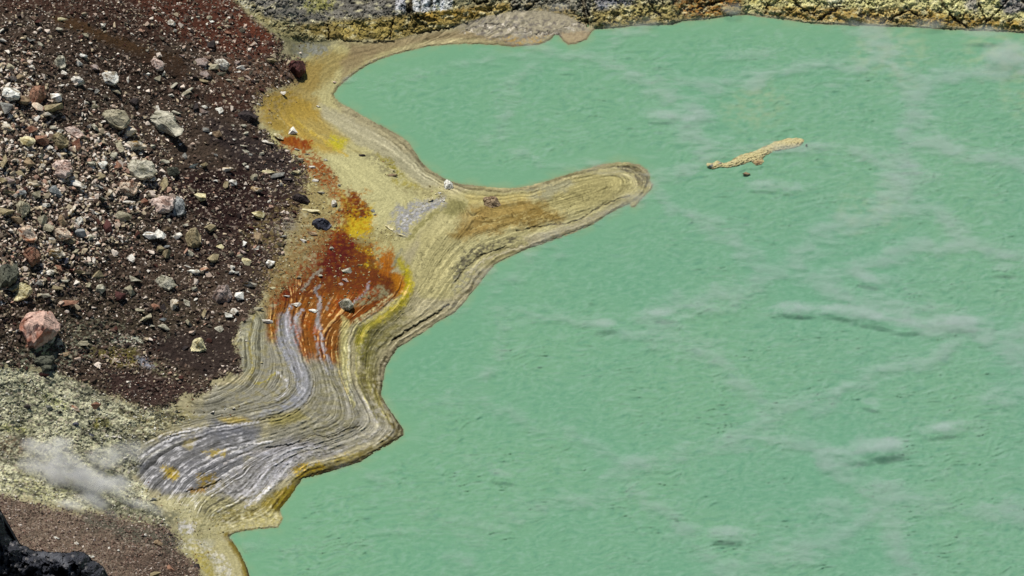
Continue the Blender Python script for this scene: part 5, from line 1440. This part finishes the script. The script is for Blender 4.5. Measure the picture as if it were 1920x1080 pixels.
# a steep face turned to the camera; its top leans back out of sight
rel = (_rnd[kw[2]] - .5) * .8 + .8 * fbm(ku / 30, kv / 30, 4, 165) * 1.8 + ((_rnd[(kw[2] * 3) & 4095] - .5) * kw[3] + (_rnd[(kw[2] * 5) & 4095] - .5) * kw[4]) * .8 + (_rnd[kw2[2]] - .5) * .22
yy = Y0 + 2.2 * np.exp(-np.maximum(kd, 0) / 9) - .010 * np.maximum(kd, 0) + rel * .55 + .012 * (ku - 60)
dxk = (ku - W_ / 2) / FPX; dyk = -(kv - H_ / 2) / FPX
dy_ = dyk * UPV[1] + FWV[1]; dz_ = dyk * UPV[2] + FWV[2]
tt = (yy - CAM[1]) / dy_
kp = np.stack([tt * dxk, yy, CAM[2] + tt * dz_], -1)
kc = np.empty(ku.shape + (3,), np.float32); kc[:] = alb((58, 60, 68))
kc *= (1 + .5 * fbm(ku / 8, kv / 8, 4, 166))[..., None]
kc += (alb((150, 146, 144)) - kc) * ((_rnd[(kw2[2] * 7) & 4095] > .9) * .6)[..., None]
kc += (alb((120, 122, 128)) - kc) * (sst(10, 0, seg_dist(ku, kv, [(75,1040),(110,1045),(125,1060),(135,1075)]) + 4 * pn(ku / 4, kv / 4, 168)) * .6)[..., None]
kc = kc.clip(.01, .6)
r_, c_ = ku.shape
k_ = np.arange(r_ * c_).reshape(r_, c_)
kq = np.stack([k_[1:, :-1], k_[1:, 1:], k_[:-1, 1:], k_[:-1, :-1]], -1)
kq = kq[(kd[1:, 1:] > -.5)].reshape(-1, 4)
us, inv = np.unique(kq, return_inverse=True)
kq = inv.reshape(-1, 4)
fr = kp.reshape(-1, 3)[us]
bk = fr + np.array([0, 5.0, -9.0])          # the far side of the crag
nfr = len(fr)
from collections import Counter
ed = np.concatenate([kq[:, [0, 1]], kq[:, [1, 2]], kq[:, [2, 3]], kq[:, [3, 0]]])
key_ = np.sort(ed, 1); kk = key_[:, 0].astype(np.int64) * 10000000 + key_[:, 1]
un, cnt_idx, cnt = np.unique(kk, return_index=True, return_counts=True)
be = ed[cnt_idx[cnt == 1]]
side = np.stack([be[:, 1], be[:, 0], be[:, 0] + nfr, be[:, 1] + nfr], -1)
me = mesh_from('crag', np.concatenate([fr, bk]), np.concatenate([kq, kq[:, ::-1] + nfr, side]), np.concatenate([kc.reshape(-1, 3)[us]] * 2), False)
M_crag = ground_material('dark_lava', 3, 1, .15, .85, .4)
link('crag', me, M_crag, label='blue-black crag in shade at the bottom left corner', cat='rock outcrop')

# ------------------------------------------------------------------ steam
def steam_material(name, dens, scale, thr, color=(.93, .94, .96, 1), stretch=(1, 1, 1), soft=.25, aniso=.2):
    m, t = new_mat(name)
    out = nd(t, 'ShaderNodeOutputMaterial'); vs = nd(t, 'ShaderNodeVolumePrincipled')
    vs.inputs['Color'].default_value = color; vs.inputs['Anisotropy'].default_value = aniso
    tc = nd(t, 'ShaderNodeTexCoord'); ge = nd(t, 'ShaderNodeNewGeometry')
    ln = nd(t, 'ShaderNodeVectorMath', operation='LENGTH'); t.links.new(tc.outputs['Object'], ln.inputs[0])
    fo = nd(t, 'ShaderNodeMapRange', interpolation_type='SMOOTHSTEP'); fo.inputs['From Min'].default_value = 1.0; fo.inputs['From Max'].default_value = .35
    t.links.new(ln.outputs['Value'], fo.inputs['Value'])
    mp = nd(t, 'ShaderNodeMapping'); mp.inputs['Scale'].default_value = stretch
    t.links.new(ge.outputs['Position'], mp.inputs[0])
    nz = nd(t, 'ShaderNodeTexNoise'); nz.inputs['Scale'].default_value = scale; nz.inputs['Detail'].default_value = 3.5; nz.inputs['Roughness'].default_value = .6; nz.inputs['Distortion'].default_value = .5
    t.links.new(mp.outputs[0], nz.inputs['Vector'])
    # the puff thins outward: threshold rises with distance from its middle
    ad = nd(t, 'ShaderNodeMath', operation='MULTIPLY_ADD'); ad.inputs[1].default_value = .42; t.links.new(fo.outputs[0], ad.inputs[0]); t.links.new(nz.outputs['Fac'], ad.inputs[2])
    r1 = nd(t, 'ShaderNodeMapRange', interpolation_type='SMOOTHSTEP'); r1.inputs['From Min'].default_value = thr; r1.inputs['From Max'].default_value = thr + soft
    t.links.new(ad.outputs[0], r1.inputs['Value'])
    mu = nd(t, 'ShaderNodeMath', operation='MULTIPLY'); mu.inputs[1].default_value = dens; t.links.new(r1.outputs[0], mu.inputs[0])
    m2 = nd(t, 'ShaderNodeMath', operation='MULTIPLY'); t.links.new(mu.outputs[0], m2.inputs[0]); t.links.new(fo.outputs[0], m2.inputs[1])
    t.links.new(m2.outputs[0], vs.inputs['Density'])
    t.links.new(vs.outputs[0], out.inputs['Volume'])
    m.cycles.volume_step_rate = .5
    return m


ST_THICK = steam_material('vent_steam', .62, .42, .60, color=(1, 1, 1, 1), soft=.5, aniso=0)
ST_THIN = steam_material('thin_vent_steam', .30, .3, .62, soft=.4)
ST_LAKE = steam_material('lake_steam', .42, .8, .70, stretch=(.6, 1.0, 1.2), soft=.36)


def puff_mesh():
    bm = bmesh.new(); bmesh.ops.create_icosphere(bm, subdivisions=3, radius=1.0)
    me = bpy.data.meshes.new('steam_puff'); bm.to_mesh(me); bm.free(); return me


PUFFS = {}


def puff(mat, u, v, w, h, z0, hgt, ang=0, label=None, name='steam_puff'):
    """u,v: bearing of its middle; w,h: apparent size in survey pixels; z0: ground height; hgt: thickness"""
    if mat.name not in PUFFS:
        PUFFS[mat.name] = puff_mesh(); PUFFS[mat.name].materials.append(mat)
    o = bpy.data.objects.new(name, PUFFS[mat.name]); COL.objects.link(o)
    zc = z0 + hgt / 2
    p = ground(u, v, zc); ps = float(px_size(u, v, zc))
    dpt = max((h * ps - hgt * math.cos(DEP)) / math.sin(DEP), h * ps * .6)
    o.location = p; o.scale = (w * ps / 2, dpt / 2, hgt / 2); o.rotation_euler = (0, 0, math.radians(-ang))
    o['kind'] = 'stuff'
    if label: o['label'] = label
    return o


for (u, v, w, h, z, g, a) in [(80,850,110,80,10,6,0),(60,875,90,80,10.5,5,0),(115,840,110,70,9,6,0),(125,880,150,110,8,8,0),(165,905,150,120,6.5,8,0),(100,900,110,90,8,7,0),(195,860,110,90,5.5,7,0),(215,915,140,110,4.5,7,0),(240,950,120,80,3.2,5,0),(120,955,150,64,8,5,0),(165,945,130,80,6,6,0),(60,835,80,50,11,4,0)]:
    puff(ST_THICK, u, v, w, h, z, g, a)
for (u, v, w, h, z, g, a) in [(230,850,190,100,4,6,-15),(270,955,160,70,3.2,3.5,20),(60,890,160,100,9,5,10),(150,960,260,90,6,4,10),(388,1018,60,56,1.8,3),(425,1010,50,34,.6,2),(1045,14,70,40,2.5,3,-10),(1370,12,90,80,1.0,5),(1740,42,140,80,.5,5),(1890,100,170,130,.1,3),(1850,60,140,50,.1,4)] if False else [(230,850,190,100,4,6,-15),(270,955,160,70,3.2,3.5,20),(60,890,160,100,9,5,10),(150,960,260,90,6,4,10),(388,1018,60,56,1.8,3,0),(425,1010,50,34,.6,2,0),(1045,14,70,40,2.5,3,-10),(1370,16,80,60,.3,2.2,0),(1740,44,120,50,.1,2.0,0),(1890,100,170,130,.1,3,0),(1850,60,140,50,.1,4,0)]:
    puff(ST_THIN, u, v, w, h, z, g, a)
for (u, v, w, h, hg, a) in [(1620,585,330,70,2.0,8),(1500,580,260,60,1.6,0),(1330,578,220,50,1.4,0),(1210,590,200,44,1.4,-5),(1790,605,300,80,1.6,3),
 (1650,835,240,80,2.4,-5),(1570,860,180,90,1.5,10),(1780,800,240,60,1.4,-10),(1880,740,180,90,1.3,-15),(1560,950,180,90,1.2,10),(1200,870,150,90,1.0,10),
 (1460,348,260,60,1.3,4),(1720,330,260,70,1.2,-5),(1640,520,190,60,1.2,10),(1290,215,240,56,1.3,0),(1400,100,260,50,1.0,-8),(900,870,150,50,.9,10),(1370,1000,180,70,1.3,0)]:
    puff(ST_LAKE, u, v, w, h, 0.08, hg, a)

ST_CURL = steam_material('steam_curl', .42, .9, .62, stretch=(.7, 1.0, 1.0), soft=.4)
for (u, v, w, h, hg, a) in [(1490,572,120,40,3.2,5),(1575,578,110,36,3.0,10),(1640,592,130,40,3.4,15),(1700,606,110,36,3.0,0),(1660,832,150,50,4.2,-8),(1605,845,110,44,3.4,0),(1765,800,120,34,3.0,-12),(1135,605,90,36,2.8,-10),
 (1245,585,100,34,2.8,0),(940,888,90,34,2.6,10),(1885,500,90,34,2.8,0),(1625,520,90,34,2.8,15),(1360,995,110,44,3.2,0),(1425,344,90,26,2.4,0),(1235,214,90,28,2.6,0),(1290,224,60,22,2.0,-15),(1505,580,90,30,2.4,0),(1800,600,120,36,3.0,0),(1630,752,70,34,2.4,20),(1060,130,60,18,1.5,0),(1240,120,70,18,1.6,-4),(1700,310,90,28,2.4,0),(1560,160,60,20,1.8,0)]:
    puff(ST_CURL, u, v, w, h, 0.08, hg, a)

# the thin steam that drifts over the whole lake and gathers along the edges of its convection cells
m, t = new_mat('drifting_steam')
out = nd(t, 'ShaderNodeOutputMaterial'); vs = nd(t, 'ShaderNodeVolumePrincipled'); vs.inputs['Color'].default_value = (.93, .94, .96, 1); vs.inputs['Anisotropy'].default_value = .2
ge = nd(t, 'ShaderNodeNewGeometry'); sp = nd(t, 'ShaderNodeSeparateXYZ'); t.links.new(ge.outputs['Position'], sp.inputs[0])
wn = nd(t, 'ShaderNodeTexNoise'); wn.inputs['Scale'].default_value = .07; wn.inputs['Detail'].default_value = 3; t.links.new(ge.outputs['Position'], wn.inputs['Vector'])
ws = nd(t, 'ShaderNodeVectorMath', operation='SCALE'); ws.inputs['Scale'].default_value = 16; t.links.new(wn.outputs['Color'], ws.inputs[0])
wa_ = nd(t, 'ShaderNodeVectorMath', operation='ADD'); t.links.new(ge.outputs['Position'], wa_.inputs[0]); t.links.new(ws.outputs[0], wa_.inputs[1])
mp = nd(t, 'ShaderNodeMapping'); mp.inputs['Scale'].default_value = (.030, .042, 0); t.links.new(wa_.outputs[0], mp.inputs[0])
vo = nd(t, 'ShaderNodeTexVoronoi', feature='DISTANCE_TO_EDGE', voronoi_dimensions='2D'); vo.inputs['Scale'].default_value = 1; t.links.new(mp.outputs[0], vo.inputs['Vector'])
e1 = nd(t, 'ShaderNodeMapRange', interpolation_type='SMOOTHSTEP'); e1.inputs['From Min'].default_value = .16; e1.inputs['From Max'].default_value = .0; t.links.new(vo.outputs['Distance'], e1.inputs['Value'])
n1 = nd(t, 'ShaderNodeTexNoise'); n1.inputs['Scale'].default_value = .55; n1.inputs['Detail'].default_value = 6; n1.inputs['Roughness'].default_value = .70; n1.inputs['Distortion'].default_value = .4
m1 = nd(t, 'ShaderNodeMapping'); m1.inputs['Scale'].default_value = (.5, 1.25, 1.5); t.links.new(ge.outputs['Position'], m1.inputs[0]); t.links.new(m1.outputs[0], n1.inputs['Vector'])
ma = nd(t, 'ShaderNodeMath', operation='MULTIPLY_ADD'); ma.inputs[1].default_value = .20; t.links.new(e1.outputs[0], ma.inputs[0]); t.links.new(n1.outputs['Fac'], ma.inputs[2])
# more of it towards the far right of the lake
mx_ = nd(t, 'ShaderNodeMapRange'); mx_.inputs['From Min'].default_value = -20; mx_.inputs['From Max'].default_value = 60; mx_.inputs['To Min'].default_value = -.07; mx_.inputs['To Max'].default_value = .05; t.links.new(sp.outputs['X'], mx_.inputs['Value'])
ab = nd(t, 'ShaderNodeMath', operation='ADD'); t.links.new(ma.outputs[0], ab.inputs[0]); t.links.new(mx_.outputs[0], ab.inputs[1])
r1 = nd(t, 'ShaderNodeMapRange', interpolation_type='SMOOTHSTEP'); r1.inputs['From Min'].default_value = .58; r1.inputs['From Max'].default_value = .84; r1.inputs['To Max'].default_value = .48; t.links.new(ab.outputs[0], r1.inputs['Value'])
zf = nd(t, 'ShaderNodeMapRange'); zf.inputs['From Min'].default_value = 1.5; zf.inputs['From Max'].default_value = .3; t.links.new(sp.outputs['Z'], zf.inputs['Value'])
mu = nd(t, 'ShaderNodeMath', operation='MULTIPLY'); t.links.new(r1.outputs[0], mu.inputs[0]); t.links.new(zf.outputs[0], mu.inputs[1])
t.links.new(mu.outputs[0], vs.inputs['Density']); t.links.new(vs.outputs[0], out.inputs['Volume'])
m.cycles.volume_step_rate = .06
ring = [(560,1180),(440,1010),(560,870),(700,850),(740,600),(880,470),(1000,300),(760,250),(620,170),(740,80),(1000,60),(1300,20),(1500,20),(1960,40),(2160,60),(2160,1180)]
bm = bmesh.new()
lo = [bm.verts.new(ground(a_, b_, .12)) for a_, b_ in ring]; hi_ = [bm.verts.new(ground(a_, b_, 0) + np.array([0, 0, 1.5])) for a_, b_ in ring]
bm.faces.new(lo[::-1]); bm.faces.new(hi_)
for i_ in range(len(ring)):
    k_ = (i_ + 1) % len(ring); bm.faces.new([lo[i_], lo[k_], hi_[k_], hi_[i_]])
bmesh.ops.recalc_face_normals(bm, faces=bm.faces)
me = bpy.data.meshes.new('lake_steam'); bm.to_mesh(me); bm.free()
link('lake_steam', me, m, kind='stuff')
